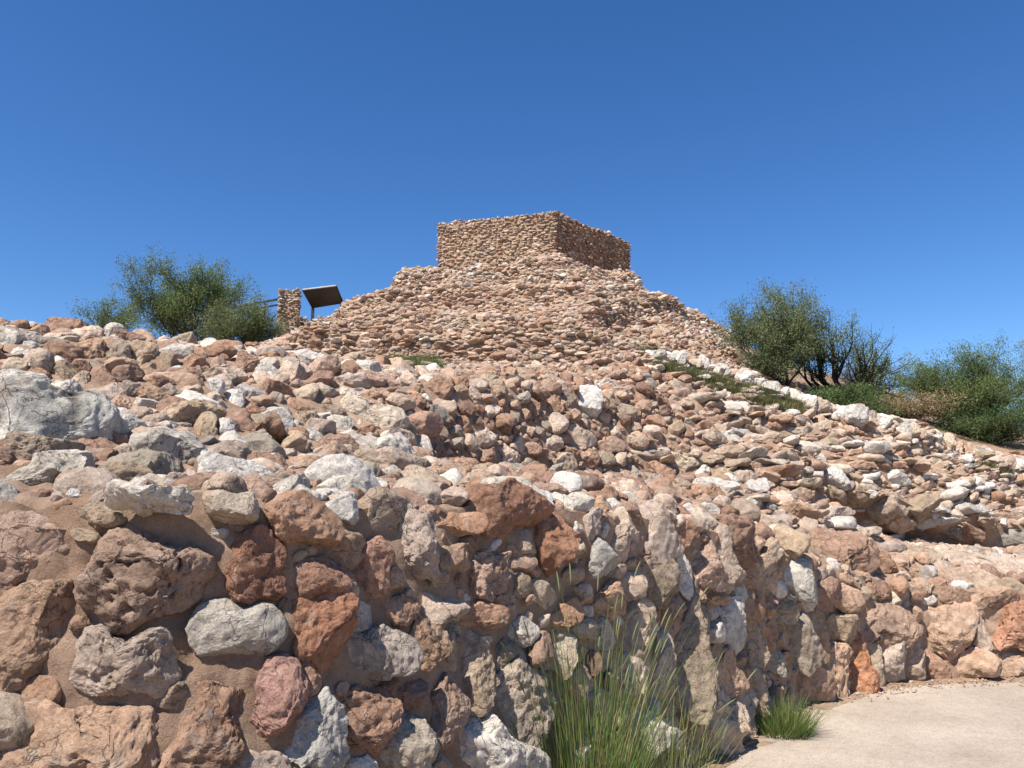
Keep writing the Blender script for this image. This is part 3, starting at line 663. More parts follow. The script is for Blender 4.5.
T_HILL = [

 (0, 359, 31, 381, 'C', 0), (-6, 330, 21, 351, 'W', 0), (10, 348, 40, 360, 'W', -4), (37, 337, 66, 350, 'G', -4), (60, 340, 104, 368, 'r', -8), (103, 343, 134, 371, 'T', 24), (128, 341, 156, 371, 'T', 20),
 (155, 352, 177, 379, 'T', 0), (52, 360, 74, 389, 'T', 0), (75, 367, 90, 395, 'P', 0), (90, 365, 113, 396, 'R', 0), (110, 368, 161, 391, 'r', 4), (25, 369, 54, 385, 'R', 0), (132, 404, 157, 428, 'P', 0),
 (138, 386, 168, 406, 'r', -10), (161, 400, 194, 428, 'R', 0), (129, 428, 172, 454, 'P', 4), (175, 429, 194, 452, 'r', 0), (193, 414, 216, 454, 'T', 0), (224, 410, 257, 441, 'B', 0), (177, 354, 204, 378, 'R', 0),
 (199, 339, 234, 363, 'W', 12), (178, 334, 201, 356, 'W', 30), (62, 317, 86, 329, 'P', 0), (81, 320, 106, 332, 'P', 0), (20, 315, 51, 329, 'W', 0), (0, 315, 19, 331, 'R', 0), (152, 331, 176, 346, 'R', 0),
 (110, 326, 136, 341, 'r', 6), (130, 327, 151, 338, 'P', 6), (30, 325, 49, 343, 'R', 0), (207, 376, 231, 396, 'P', 0), (225, 388, 246, 412, 'W', -20), (257, 358, 277, 376, 'W', 10), (277, 362, 294, 381, 'P', 0),
 (293, 364, 311, 384, 'P', 0), (257, 374, 286, 391, 'P', 0), (232, 354, 257, 381, 'R', 0), (245, 429, 276, 463, 'G', -30), (267, 403, 281, 421, 'W', -30), (282, 400, 313, 413, 'R', 0), (293, 408, 322, 431, 'T', -8),
 (318, 406, 348, 418, 'T', 8), (325, 418, 355, 438, 'W', 8), (336, 400, 396, 428, 'C', 26), (352, 424, 381, 443, 'R', 0), (316, 436, 353, 458, 'R', 0), (305, 429, 321, 444, 'W', 0), (288, 428, 308, 444, 'R', 0),
 (297, 441, 312, 456, 'W', 0), (289, 455, 318, 479, 'O', -10), (349, 464, 383, 486, 'G', 0), (387, 456, 428, 484, 'G', 10), (251, 454, 288, 483, 'B', 0), (207, 445, 246, 471, 'P', 0), (385, 429, 418, 444, 'P', 18),
 (506, 377, 526, 392, 'D', 0), (488, 380, 510, 401, 'T', 0), (468, 379, 487, 391, 'P', 0), (424, 379, 453, 401, 'R', 20), (453, 385, 470, 403, 'T', 0), (404, 396, 431, 413, 'R', 0), (419, 406, 448, 426, 'G', 0),
 (471, 426, 493, 451, 'P', 20), (495, 445, 518, 466, 'P', 30), (523, 396, 541, 418, 'R', 0), (544, 393, 561, 416, 'R', 0), (574, 390, 603, 416, 'W', 30), (559, 389, 576, 411, 'T', 0), (563, 426, 595, 451, 'P', 0),
 (541, 454, 573, 479, 'T', 0), (589, 436, 621, 456, 'r', 0), (574, 449, 601, 468, 'R', 0), (539, 436, 561, 453, 'P', 0), (511, 464, 529, 483, 'G', 0), (587, 382, 622, 393, 'W', 0),
 (815, 481, 844, 503, 'T', 14), (840, 486, 866, 511, 'T', 20), (862, 491, 906, 522, 'T', 16), (904, 499, 934, 521, 'T', -10), (919, 515, 956, 528, 'W', 0), (942, 521, 961, 541, 'G', 0), (959, 521, 981, 541, 'B', 0),
 (1002, 529, 1034, 551, 'G', 0), (822, 470, 849, 491, 'W', 40), (691, 466, 716, 480, 'W', 4), (711, 469, 735, 489, 'T', 0), (732, 470, 760, 492, 'P', 10), (630, 448, 676, 463, 'P', 4), (668, 454, 700, 470, 'C', 6),
 (638, 458, 672, 482, 'R', 20), (643, 480, 662, 498, 'P', 0), (660, 482, 686, 504, 'R', 0), (693, 482, 722, 508, 'R', 0), (722, 404, 744, 414, 'W', 4), (786, 427, 808, 437, 'C', 0), (620, 432, 645, 450, 'P', 10),
 (712, 432, 745, 446, 'W', 12), (768, 486, 792, 506, 'R', 0), (880, 470, 903, 484, 'W', 6), (740, 492, 764, 512, 'W', 14), (853, 520, 885, 545, 'P', 16), (889, 508, 914, 530, 'P', 10),
]
BOULDER = [(-40, 386), (0, 383), (25, 385), (60, 395), (90, 402), (120, 403), (129, 413), (126, 432), (115, 440), (88, 444), (62, 454), (42, 470), (0, 476), (-40, 474)]

stones = {k[0]: [] for k in REG}
def band_owner(band, x):
    for key, bands, x0, x1 in REG:
        if band in bands and x0 <= x < x1: return key
    return None
def code_opts(t):
    o = dict(t[6]) if len(t) > 6 else {}
    return o
for t in T_FRONT + T_HILL:
    o = code_opts(t); s = traced(t[0], t[1], t[2], t[3], t[4], t[5], **o)
    if s is None: continue
    k = band_owner(s['band'], s['px'][0])
    if k is None: continue
    if s.get('label') in HERO: poly_outline(s, HERO[s['label']])
    stones[k].append(s)

REGMESH = {}
ALL = []
for key, bands, x0, x1 in REG: ALL += [dict(s, reg=key) for s in stones[key]]
print('traced', len(ALL))
# the boulder keeps its ground free
bp = hit(50, 418)
bsc = np.linalg.norm(bp[0] - CAM) / F
bn = bp[1] + (CAM - bp[0]) / np.linalg.norm(CAM - bp[0]); bn /= np.linalg.norm(bn)
b_ax = frame(bn)
boulder = mk(bp[0], b_ax, 78 * bsc, 32 * bsc, 'W', H=.26, reg='boulder')
ALL.append(boulder)
# long flat slabs capping the broken wall lines
for pts_, hgt_, fb_ in RIDGES:
    q_ = np.array([[(x - 512) / F * d, d] for x, d in pts_]); far_ = q_[:, 1].mean() > 14
    for i in range(len(q_) - 1):
        e_ = q_[i + 1] - q_[i]; L_ = np.linalg.norm(e_); e_ = e_ / L_; nr_ = np.array([e_[1], -e_[0]]); nr_ = nr_ if np.dot(-q_[i], nr_) > 0 else -nr_
        x_ = rng.uniform(0, .2)
        while x_ < L_:
            a_ = rng.uniform(.11, .24) if far_ else rng.uniform(.10, .26)
            if rng.random() < .82:
                xy_ = q_[i] + e_ * (x_ + a_) - nr_ * rng.uniform(.02, .12); h_ = BVH.ray_cast(Vector((xy_[0], xy_[1], 60)), Vector((0, 0, -1)))
                if h_[0] is not None:
                    b_ = int(faceband[h_[2]]); c_ = np.array(h_[0]) + [0, 0, rng.uniform(0, .03)]; rr_ = c_ - CAM; key_ = band_owner(b_, 512 + F * rr_[0] / (rr_[1] * cp + rr_[2] * sp_))
                    if key_: ALL.append(mk(c_, frame(np.array([nr_[0], nr_[1], .15]) + rng.normal(0, .07, 3), rot=rng.normal(0, .06)), a_, rng.uniform(.03, .06), 'PWCPrTW'[rng.integers(7)], H=rng.uniform(.10, .2), box=.45, rough=.6, traced=True, reg=key_))
            x_ += a_ * 1.95
PASS = {'front': [(1.1, 3), (.7, 3), (.4, 2)], 'left': [(1.25, 3), (.85, 4), (.5, 4)], 'mid': [(1.1, 4), (.75, 5), (.45, 4)],
        'right': [(1.25, 3), (.85, 4), (.5, 3)]}
for key, bands, x0, x1 in REG:
    V, Fq, tg = region_mesh(bands, x0, x1); REGMESH[key] = (V, Fq)
    cs = []
    pas = PASS.get(key, [(1.0, 5), (.68, 5), (.45, 3)])
    for mul, nper in pas: cs += candidates(key, V, Fq, [(mul, nper)])
    for c in cs: c['reg'] = key
    if key == 'right':   # the undercut below the ledge stays bare
        def bare(c):
            r_ = c['c'] - CAM; z_ = r_[1] * cp + r_[2] * sp_; x_ = 512 + F * r_[0] / z_; y_ = 384 - F * (r_[2] * cp - r_[1] * sp_) / z_
            m_ = np.interp(x_, [830, 870, 930, 1010], [512, 526, 534, 542]); return 835 < x_ < 1010 and abs(y_ - m_) < 10 and c['size'] > .05
        cs = [c for c in cs if not bare(c)]
    n0 = len(ALL); fill(ALL, cs, .42, {'front': .79, 'left': .86, 'mid': .78, 'right': .76}.get(key, .70))
    print(key, 'filled', len(ALL) - n0)
outlines(ALL, gap=.006, grow=1.28)
for s in ALL:
    if s['reg'] == 'boulder': continue
    if 'pits' not in s and s['size'] > .06 and s['code'] in 'RrBT' and rng.random() < .35: s['pits'] = rng.uniform(.4, 1.)

def emit(things, key_of, parents, merged_name, n_parts=100, label_default=None):
    pass

def finish_region(root, lst, nmax=100, part='stone', rest='rubble'):
    """the stones that show largest become parts, the rest one part of kind stuff"""
    def show(s):
        r = s['c'] - CAM; z = r[1] * cp + r[2] * sp_
        x = 512 + F * r[0] / z; y = 384 - F * (r[2] * cp - r[1] * sp_) / z
        ins = -20 < x < 1044 and -20 < y < 790
        return (0 if ins else 1, -s['size'] / max(.5, z) - (.02 if s.get('traced') else 0))
    lst = sorted(lst, key=show)
    inside = [s for s in lst if show(s)[0] == 0]
    n = min(nmax, len(inside))
    big, small = lst[:n], lst[n:]
    def col(s):
        c = np.array(srgb(*s['colr'])) if 'colr' in s else stone_col(s['code'])
        w_ = (.20 if s['code'] in 'ROB' else .05) if s.get('traced') else .18; c = c * (1 - w_) + np.array(srgb(212, 184, 164)) * w_
        return c
    bylev = {}
    for s in big: bylev.setdefault(level_for(s), []).append(s)
    for lev, ss in bylev.items():
        VV, Fc = build_batch(ss, lev)
        for s, v in zip(ss, VV):
            tint = np.ones((len(v), 4)); tint[:, :3] = col(s)
            o = mesh_obj(part, v, Fc, M_ROCK, root, loc=s['c'], tint=tint, smooth=lev > 4)
            if s.get('label'): o['label'] = s['label']
    bylev = {}
    for s in small: bylev.setdefault(min(5, level_for(s)), []).append(s)
    Vs, Fs, Ts, o_, Sm = [], [], [], 0, []
    for lev, ss in bylev.items():
        VV, Fc = build_batch(ss, lev); nv = VV.shape[1]
        Vs.append(VV.reshape(-1, 3)); Fs.append((Fc[None] + (np.arange(len(ss)) * nv)[:, None, None]).reshape(-1, 3) + o_)
        t = np.ones((len(ss), nv, 4)); t[..., :3] = np.array([col(s) for s in ss])[:, None, :]
        Ts.append(t.reshape(-1, 4)); o_ += len(ss) * nv; Sm.append(np.full(len(ss) * len(Fc), lev > 4))
    if Vs:
        o = mesh_obj(rest, np.concatenate(Vs), np.concatenate(Fs), M_ROCK, root, tint=np.concatenate(Ts), smooth=np.concatenate(Sm))
        o['kind'] = 'stuff'; o['label'] = 'smaller stones packed between the larger ones'

WALLS = {
 'front': ('retaining_wall', 'tall curving front wall of big mortared red and white stones beside the concrete path', 'stone wall'),
 'left': ('ruined_wall', 'low tumbled wall of white and red rubble rising at the left above the front wall', 'ruined wall'),
 'mid': ('room_wall', 'shadowed broken wall face of red brown stones in the middle of the rubble', 'ruined wall'),
 'right': ('stepped_wall', 'stepped rubble wall with an overhanging dark ledge above the bend of the path', 'ruined wall'),
 'terr': ('terrace_wall', 'long coursed wall of small pinkish stones behind the green grass patch', 'ruined wall'),
 'rterr': ('terrace_wall', 'flat pale stone courses stepping down along the right slope below the white edging stones', 'ruined wall'),
 'slope': ('rubble_wall', 'broad slope of small mixed rubble masonry under the square tower', 'ruined wall'),
 'rslope': ('rubble_wall', 'rubble masonry flank descending to the right towards the leafy mesquite', 'ruined wall'),
 'ring': ('ring_wall', 'curved low wall of small stones wrapped round the foot of the square tower', 'ruined wall'),
}
for key, bands, x0, x1 in REG:
    nm, lb, ct = WALLS[key]
    lst = [s for s in ALL if s['reg'] == key]
    V, Fq = REGMESH[key]
    vis = V[np.abs(V[:, 0]) < 6] if len(V) else V
    root = empty(nm, (float(vis[:, 0].mean()), float(vis[:, 1].mean()), float(vis[:, 2].min())))
    tag(root, lb, ct)
    mesh_obj('mortar', V, Fq, M_MORTAR if key in ('front', 'left', 'mid', 'right') else M_SOIL, root)
    finish_region(root, lst)

# the big white boulder (traced outline, its own thickness)
cpx = (46, 425)
pc, _, _ = hit(*cpx)
pl = []
for (x, y) in BOULDER:
    r_ = ray(x, y); t = np.dot(pc - CAM, bn) / np.dot(r_, bn); q = CAM + r_ * t - pc
    pl.append((np.dot(q, b_ax[0]), np.dot(q, b_ax[1])))
pl = np.array(pl)
def outline_R(pl):
    Rr = []
    for t in TH:
        d = np.array([math.cos(t), math.sin(t)]); best = .05
        for i in range(len(pl)):
            a, b = pl[i], pl[(i + 1) % len(pl)]; e = b - a
            den = d[0] * (-e[1]) + d[1] * e[0]
            M = np.array([[d[0], -e[0]], [d[1], -e[1]]])
            if abs(np.linalg.det(M)) < 1e-9: continue
            u, w = np.linalg.solve(M, a)
            if u > 0 and 0 <= w <= 1: best = max(best, u)
        Rr.append(best)
    return np.array(Rr)
bv = (CAM - pc) / np.linalg.norm(CAM - pc)
boulder.update(c=pc + bv * .34, R=outline_R(pl), rough=.9, box=.45, H=.20)
VV, Fc = build_batch([boulder], 6)
t = np.ones((VV.shape[1], 4)); t[:, :3] = srgb(226, 218, 204)
# dark lichen stain with its own shape
stn = np.clip(noise(VV[0] * 7 + 9) * 2.2 + noise(VV[0] * 20) * .8 - np.linalg.norm((VV[0] - (pc + b_ax[0] * -.05)) * [1, 1, 1.4], axis=1) * 2.6 + .75, 0, 1)
t[:, :3] = t[:, :3] * (1 - stn[:, None] * .75)
tag(mesh_obj('boulder', VV[0], Fc, M_ROCK, loc=boulder['c'], tint=t), 'big white lichen stained boulder at the left edge above the wall top', 'boulder')

# remaining hill surface as plain ground
Vs, Fs, o_ = [], [], 0
for k, g in enumerate(BG):
    f = grid_faces(*g.shape[:2])[~used[k].ravel()]
    Vs.append(g.reshape(-1, 3)); Fs.append(f + o_); o_ += g.shape[0] * g.shape[1]
tag(mesh_obj('hillside', np.concatenate(Vs), np.concatenate(Fs), M_SOIL), kind='structure')
gv = np.array([[-4000, -4000, -.09], [4000, -4000, -.09], [4000, 4000, -.09], [-4000, 4000, -.09]])
tag(mesh_obj('ground', gv, np.array([[0, 1, 2, 3]]), M_SOIL), kind='structure')

# ---------------------------------------------------------------- concrete path
def on_floor(x, y):
    r_ = ray(x, y); return CAM + r_ * (-CAMZ / r_[2])
ep = np.array([(676, 800), (700, 778), (715, 768), (745, 749), (770, 735), (800, 717), (830, 703), (860, 695), (900, 690), (950, 686), (1024, 684), (1150, 684), (1300, 686)], float)
ex = np.arange(676, 1301, 6.); edge = np.array([on_floor(x_, np.interp(x_, ep[:, 0], ep[:, 1])) for x_ in ex])
edge[:, 1] += noise(edge * 3.5) * .05 + noise(edge * 14) * .018
edge = np.concatenate([[[.55, -6, 0], [.6, 2.2, 0], [.78, 3.6, 0]], edge, [[40, 7.4, 0], [40, -6, 0]]])
n = len(edge)
top = edge.copy(); top[:, 2] = .02; bot = edge.copy(); bot[:, 2] = -.12
me = bpy.data.meshes.new('path'); vs = [tuple(v) for v in top] + [tuple(v) for v in bot]
fs = [tuple(range(n - 1, -1, -1))] + [(i, (i + 1) % n, n + (i + 1) % n, n + i) for i in range(n)]
me.from_pydata(vs, [], fs); me.materials.append(M_PATH); po = bpy.data.objects.new('path', me); COL.objects.link(po)
tag(po, kind='structure')
# soil strip between the wall foot and the path
a_ = on_line(0, np.arange(-600, 1500, 10).astype(float)); a_[:, 2] = .03
b_ = a_.copy(); b_[:, 1] -= .9; b_[:, 0] += .5; b_[:, 2] = -.05
tt = np.linspace(0, 1, 14)[:, None, None]; g = a_[None] * (1 - tt) + b_[None] * tt
g[..., 2] += noise(g * 6) * .02 + noise(g * 20) * .012
tag(mesh_obj('soil_verge', g.reshape(-1, 3), grid_faces(*g.shape[:2]), M_SOIL), kind='structure')

# loose gravel and chips along the wall foot, past counting
gs = []
for i in range(1000):
    x_ = rng.uniform(560, 1090); j = np.interp(x_, l0x, l0d); off_ = abs(rng.normal(0, .13)) + .01
    p = P(x_, base_y(j), j - off_ * 1.3); p[2] = .03
    a_s = rng.uniform(.003, .012) * (1 if rng.random() < .93 else 2)
    s_ = mk(p, frame(np.array([0, 0, 1.]) + rng.normal(0, .2, 3), rot=rng.uniform(0, 3)), a_s, a_s * .75, 'PrTRC'[rng.integers(5)], H=a_s * .55); s_['R'] = np.full(NR, a_s) * (1 + .15 * np.sin(2 * TH)); gs.append(s_)
VV, Fc = build_batch(gs, 2); nv = VV.shape[1]
t = np.ones((len(gs), nv, 4)); t[..., :3] = np.array([stone_col(s_['code']) for s_ in gs])[:, None, :]
tag(mesh_obj('gravel', VV.reshape(-1, 3), (Fc[None] + (np.arange(len(gs)) * nv)[:, None, None]).reshape(-1, 3), M_ROCK, tint=t.reshape(-1, 4), smooth=False), 'small loose stone chips gathered along the foot of the front wall', 'gravel', kind='stuff')

# upper path sheet at the right
ux = np.arange(945, 1500, 12).astype(float); nr = 8
g = []
for tq in np.linspace(0, 1, nr):
    y = np.interp(ux, [945, 975, 1024, 1500], [449, 452, 456, 470]) * (1 - tq) + np.interp(ux, [945, 975, 1000, 1024, 1500], [450, 456, 466, 474, 500]) * tq
    row = []
    for x_, y_ in zip(ux, y):
        h = hit(x_, y_); row.append(h[0] + [0, 0, .03] if h else P(x_, y_, 17))
    g.append(row)
g = np.array(g)
for _ in range(40): g[1:-1, 1:-1, 2] = (g[:-2, 1:-1, 2] + g[2:, 1:-1, 2] + g[1:-1, :-2, 2] + g[1:-1, 2:, 2]) / 4
tag(mesh_obj('upper_path', g.reshape(-1, 3), grid_faces(*g.shape[:2]), M_PATH), kind='structure')

# ---------------------------------------------------------------- helper for coursed masonry on box walls
def quad(a, b, c, d, nu, nv):
    a, b, c, d = map(np.asarray, (a, b, c, d)); u = np.linspace(0, 1, nu + 1)[None, :, None]; v = np.linspace(0, 1, nv + 1)[:, None, None]
    return (a * (1 - u) + b * u) * (1 - v) + (d * (1 - u) + c * u) * v
def coursed(root, name, quads, size, pal, label=None, nmax=0, flatk=0, hk=.8, cap=True):
    out = []; a0, a1, b0, b1 = size
    for (a, b, c, d) in quads:
        a, b, c, d = [np.asarray(v, float) for v in (a, b, c, d)]
        L_ = np.linalg.norm(b - a); Hh = np.linalg.norm(d - a)
        n_ = np.cross(b - a, d - a); n_ /= np.linalg.norm(n_)
        y = 0.0
        while y < Hh:
            ch = rng.uniform(b0, b1) * 2; x = -rng.uniform(0, a1)
            while x < L_:
                w = rng.uniform(a0, a1) * 2 * rng.choice([.6, 1, 1, 1.3])
                fx, fy = min(max((x + w / 2) / L_, .01), .99), min((y + ch / 2) / Hh, .995)
                p = (a * (1 - fx) + b * fx) * (1 - fy) + (d * (1 - fx) + c * fx) * fy
                nf = n_ + rng.normal(0, .10, 3); hh = rng.uniform(.05, .11) * hk
                p = p + np.array([0, 0, rng.normal(0, ch * .20)])
                s = mk(p - n_ * hh * rng.uniform(-.1, .6), frame(nf, rot=rng.normal(0, .13)), w / 2, ch / 2 * rng.uniform(.6, 1.3), pal[rng.integers(len(pal))], H=hh, reg='x', box=rng.uniform(.55, .75))
                out.append(s); x += w * rng.uniform(.9, 1.02)
            y += ch * .93
    outlines(out, gap=.005, grow=1.12, gh=.5)
    Vs, Fs, Ts, o_ = [], [], [], 0
    VV, Fc = build_batch(out, 3); nv = VV.shape[1]
    t = np.ones((len(out), nv, 4)); t[..., :3] = np.array([stone_col(s['code']) for s in out])[:, None, :]
    o = mesh_obj(name, VV.reshape(-1, 3), (Fc[None] + (np.arange(len(out)) * nv)[:, None, None]).reshape(-1, 3), M_ROCK, root, tint=t.reshape(-1, 4))
    if label: o['label'] = label
    return o

# ---------------------------------------------------------------- the square tower
def tower():
    tl, tc, tr = P(438.5, 224, 28.4), P(555, 212, 27.0), P(629, 243, 30.6)
    tb = tl + tr - tc; zb = 7.6
    zt = np.mean([tl[2], tc[2], tr[2]])
    cs = [tl, tc, tr, tb]
    root = empty('stone_tower', ((tl[0] + tr[0]) / 2, (tl[1] + tr[1]) / 2 , zb)); tag(root, 'square roofless stone tower crowning the top of the hill', 'tower')
    def low(p): return np.array([p[0], p[1], zb])
    ctr = sum(cs) / 4
    def inn(p, k=.42):
        v = ctr - p; v[2] = 0; return p + v / np.linalg.norm(v) * k
    coping = []
    names = ['front wall face in full sun', 'right wall face in raking light', 'rear wall face', 'left rear wall face']
    for i in range(4):
        a, b = cs[i], cs[(i + 1) % 4]
        seg = []
        ia, ib = inn(a), inn(b)
        oa, ob = inn(a, .05), inn(b, .05)
        dn = np.array([0, 0, -.06])
        V = np.array([low(oa), low(ob), ob + dn, oa + dn, low(ia), low(ib), ib + dn, ia + dn])
        Fq = np.array([[0, 1, 2, 3], [5, 4, 7, 6], [3, 2, 6, 7], [0, 3, 7, 4], [1, 5, 6, 2]])
        c_ = mesh_obj('wall', V, Fq, M_SOIL, root, smooth=False); c_['label'] = names[i]
        pal = 'rrPPTCRrTTCP' if i == 0 else 'RrBRTrPRB'  # sunlit face painted with paler stones, faces turned from the sun with darker ones
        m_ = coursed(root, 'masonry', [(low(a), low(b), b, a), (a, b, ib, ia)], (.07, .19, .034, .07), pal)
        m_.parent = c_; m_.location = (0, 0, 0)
        L_ = np.linalg.norm(b - a); x = 0
        while x < L_:
            w = rng.uniform(.10, .2) * 2; f = min(1, (x + w / 2) / L_); p = a * (1 - f) + b * f; q = inn(p, rng.uniform(.08, .3))
            coping.append(mk(q + [0, 0, rng.uniform(-.08, .05) + .07 * math.sin(x * 2.1 + i)], frame(np.array([0, 0, 1.]) + rng.normal(0, .15, 3), rot=rng.uniform(0, 3)), w / 2, w / 2 * rng.uniform(.6, .9), 'rPTRW'[rng.integers(5)], H=rng.uniform(.04, .09)))
            x += w * .7
    outlines(coping, gap=.0, grow=1.1)
    VV, Fc = build_batch(coping, 3); nv = VV.shape[1]
    t = np.ones((len(coping), nv, 4)); t[..., :3] = np.array([stone_col(s['code']) for s in coping])[:, None, :]
    mesh_obj('coping', VV.reshape(-1, 3), (Fc[None] + (np.arange(len(coping)) * nv)[:, None, None]).reshape(-1, 3), M_ROCK, root, tint=t.reshape(-1, 4))
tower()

# ---------------------------------------------------------------- pillar, railing, sign
def box_pts(c, ux, uy, uz):
    c = np.asarray(c, float); s = np.array([[-1, -1, -1], [1, -1, -1], [1, 1, -1], [-1, 1, -1], [-1, -1, 1], [1, -1, 1], [1, 1, 1], [-1, 1, 1]])
    return c + s @ np.array([ux, uy, uz])
BOXF = np.array([[0, 3, 2, 1], [4, 5, 6, 7], [0, 1, 5, 4], [1, 2, 6, 5], [2, 3, 7, 6], [3, 0, 4, 7]])
def pillar(name, x0, x1, ytop, ybase, d, label, taper=.04):
    a, b = P(x0, ytop, d), P(x1, ytop, d); w = b[0] - a[0]; cxm = (a[0] + b[0]) / 2; zt = a[2]; zb = P((x0 + x1) / 2, ybase, d)[2]
    root = empty(name, (cxm, d + w / 2, zb)); tag(root, label, 'pillar')
    rot = .25; hw = w / 2 / 1.15
    def corner(i, z, k):
        t = rot + math.pi / 4 + i * math.pi / 2 + math.pi; r_ = hw * math.sqrt(2) * k
        return np.array([cxm + r_ * math.cos(t), d + w / 2 + r_ * math.sin(t), z])
    quads = [(corner(i, zb, 1 + taper * 2), corner(i + 1, zb, 1 + taper * 2), corner(i + 1, zt, 1), corner(i, zt, 1)) for i in range(4)]
    Vc = np.array([corner(i, zb, .95 + taper * 2) for i in range(4)] + [corner(i, zt - .02, .95) for i in range(4)])
    mesh_obj('mortar', Vc, BOXF, M_MORTAR, root, smooth=False)
    top = [(corner(0, zt, 1), corner(1, zt, 1), corner(2, zt, 1), corner(3, zt, 1))]
    coursed(root, 'masonry', quads + top, (.055, .12, .028, .045), 'CTPTrCWT', hk=.9)
    return root
pillar('stone_pillar', 276.5, 297, 290, 352, 20, 'tall square pillar of flat stacked cream stones beside the railing')
pillar('stone_pillar', 298, 304.5, 318.5, 340, 21, 'short stub pillar of cream stones just right of the tall pillar')

def tube(pts, rad, seg=8):
    pts = np.asarray(pts, float); n = len(pts); rad = np.broadcast_to(np.asarray(rad, float), (n,))
    tg = np.gradient(pts, axis=0); tg /= np.linalg.norm(tg, axis=1, keepdims=True) + 1e-9
    ref = np.array([0.13, .31, .94]); u = np.cross(tg, ref); bad = np.linalg.norm(u, axis=1) < .15; u[bad] = np.cross(tg[bad], [1, 0, 0]); u /= np.linalg.norm(u, axis=1, keepdims=True)
    v = np.cross(tg, u); th = np.arange(seg) * 2 * math.pi / seg
    V = pts[:, None] + rad[:, None, None] * (u[:, None] * np.cos(th)[None, :, None] + v[:, None] * np.sin(th)[None, :, None])
    i = np.arange(n - 1)[:, None] * seg + np.arange(seg)[None]; j = np.arange(n - 1)[:, None] * seg + (np.arange(seg)[None] + 1) % seg
    return V.reshape(-1, 3), np.stack([i, j, j + seg, i + seg], -1).reshape(-1, 4)

def beam(a, b, w, h):
    a, b = np.asarray(a, float), np.asarray(b, float); ax = (b - a) / 2; d = ax / np.linalg.norm(ax)
    up = np.array([0, 0, 1.]) if abs(d[2]) < .9 else np.array([0, 1., 0]); s = np.cross(d, up); s /= np.linalg.norm(s); u = np.cross(s, d)
    return box_pts((a + b) / 2, s * w / 2, ax, u * h / 2)
def railing():
    root = empty('metal_railing', P(262, 345, 20.5)); tag(root, 'dark metal handrail running left from the stone pillar behind the bush', 'railing')
    a1, b1 = P(277, 299.5, 20.2), P(205, 313, 21.5); a2, b2 = P(277, 305, 20.2), P(205, 319, 21.5)
    mesh_obj('rail', beam(a1, b1, .05, .05), BOXF, M_STEEL, root, smooth=False)
    mesh_obj('rail', beam(a2, b2, .04, .04), BOXF, M_STEEL, root, smooth=False)
    for f in (.16, .62, .98):
        p = a1 * (1 - f) + b1 * f; q = p.copy(); q[2] = ground_at(p[0], p[1]) - .1
        mesh_obj('post', beam(p - [0, 0, .02], q, .05, .05), BOXF, M_STEEL, root, smooth=False)
railing()
def sign():
    lo0, lo1 = P(312, 308.5, 20.3), P(342.5, 303.5, 19.9); hi0, hi1 = P(302, 290.5, 19.75), P(335.5, 286.5, 19.35)
    root = empty('interpretive_sign', ((lo0[0] + lo1[0]) / 2, lo0[1], ground_at(lo0[0], lo0[1]))); tag(root, 'tilted dark information panel on two posts seen from behind on the skyline', 'sign')
    n_ = np.cross(lo1 - lo0, hi0 - lo0); n_ /= np.linalg.norm(n_)
    if n_[2] < 0: n_ = -n_
    th = n_ * .045
    V = np.array([lo0, lo1, hi1, hi0, lo0 + th, lo1 + th, hi1 + th, hi0 + th])
    mesh_obj('panel', V, BOXF, M_STEEL, root, smooth=False)
    # frame lip round the panel, standing proud of it
    e = .02
    for a, b in ((hi0, hi1), (lo0, lo1), (lo0, hi0), (lo1, hi1)):
        o = mesh_obj('frame', beam(a + th * .9, b + th * .9, .03, .03), BOXF, M_EDGE if a is hi0 else M_STEEL, root, smooth=False)
    for p, g_ in ((lo0 + (lo1 - lo0) * .03, 0), (lo0 + (lo1 - lo0) * .97, 0)):
        q = p.copy(); q[2] = ground_at(p[0], p[1]) - .1
        mesh_obj('post', beam(p + [0, 0, .0], q, .075, .06), BOXF, M_STEEL, root, smooth=False)
    m_ = (lo0 + lo1) / 2
sign()

# ---------------------------------------------------------------- white edging stones
def edging():
    xs = np.array([652, 672, 700, 735, 775, 812, 856, 900, 945, 975, 1000, 1024, 1060]); ys = np.array([356, 359, 366, 378, 393, 408, 421, 435, 447, 455, 465, 474, 482])
    pts = []
    for x, y in zip(np.arange(652, 1056, 2.), np.interp(np.arange(652, 1056, 2.), xs, ys)):
        h = hit(x, y + 3)
        if h: pts.append(h[0])
    pts = np.array(pts); seg = np.r_[0, np.cumsum(np.linalg.norm(np.diff(pts, axis=0), axis=1))]
    root = empty('edging_wall', pts[len(pts) // 2]); tag(root, 'row of white edging stones running down the slope in front of the trees', 'stone edging')
    x = 0; n = 0
    sts = []
    while x < seg[-1]:
        w = rng.uniform(.10, .19); p = np.array([np.interp(x, seg, pts[:, k]) for k in range(3)])
        f_ = frame(CAM - p + np.array([0, 0, 6.]), rot=rng.normal(0, .4))
        code = 'WWWWPC'[rng.integers(6)] if p[0] < 5.2 else 'PTCrPW'[rng.integers(6)]
        sts.append(mk(p + [rng.normal(0, .03), rng.normal(0, .04), .12], f_, w, w * rng.uniform(.65, .95), code, H=w * .7, reg='x', traced=True))
        x += w * 1.75
    outlines(sts, gap=.004, grow=1.1)
    finish_region(root, sts, nmax=100)
edging()

# ---------------------------------------------------------------- vegetation
def rand_unit(n): 
    v = rng.normal(size=(n, 3)); return v / np.linalg.norm(v, axis=1, keepdims=True)

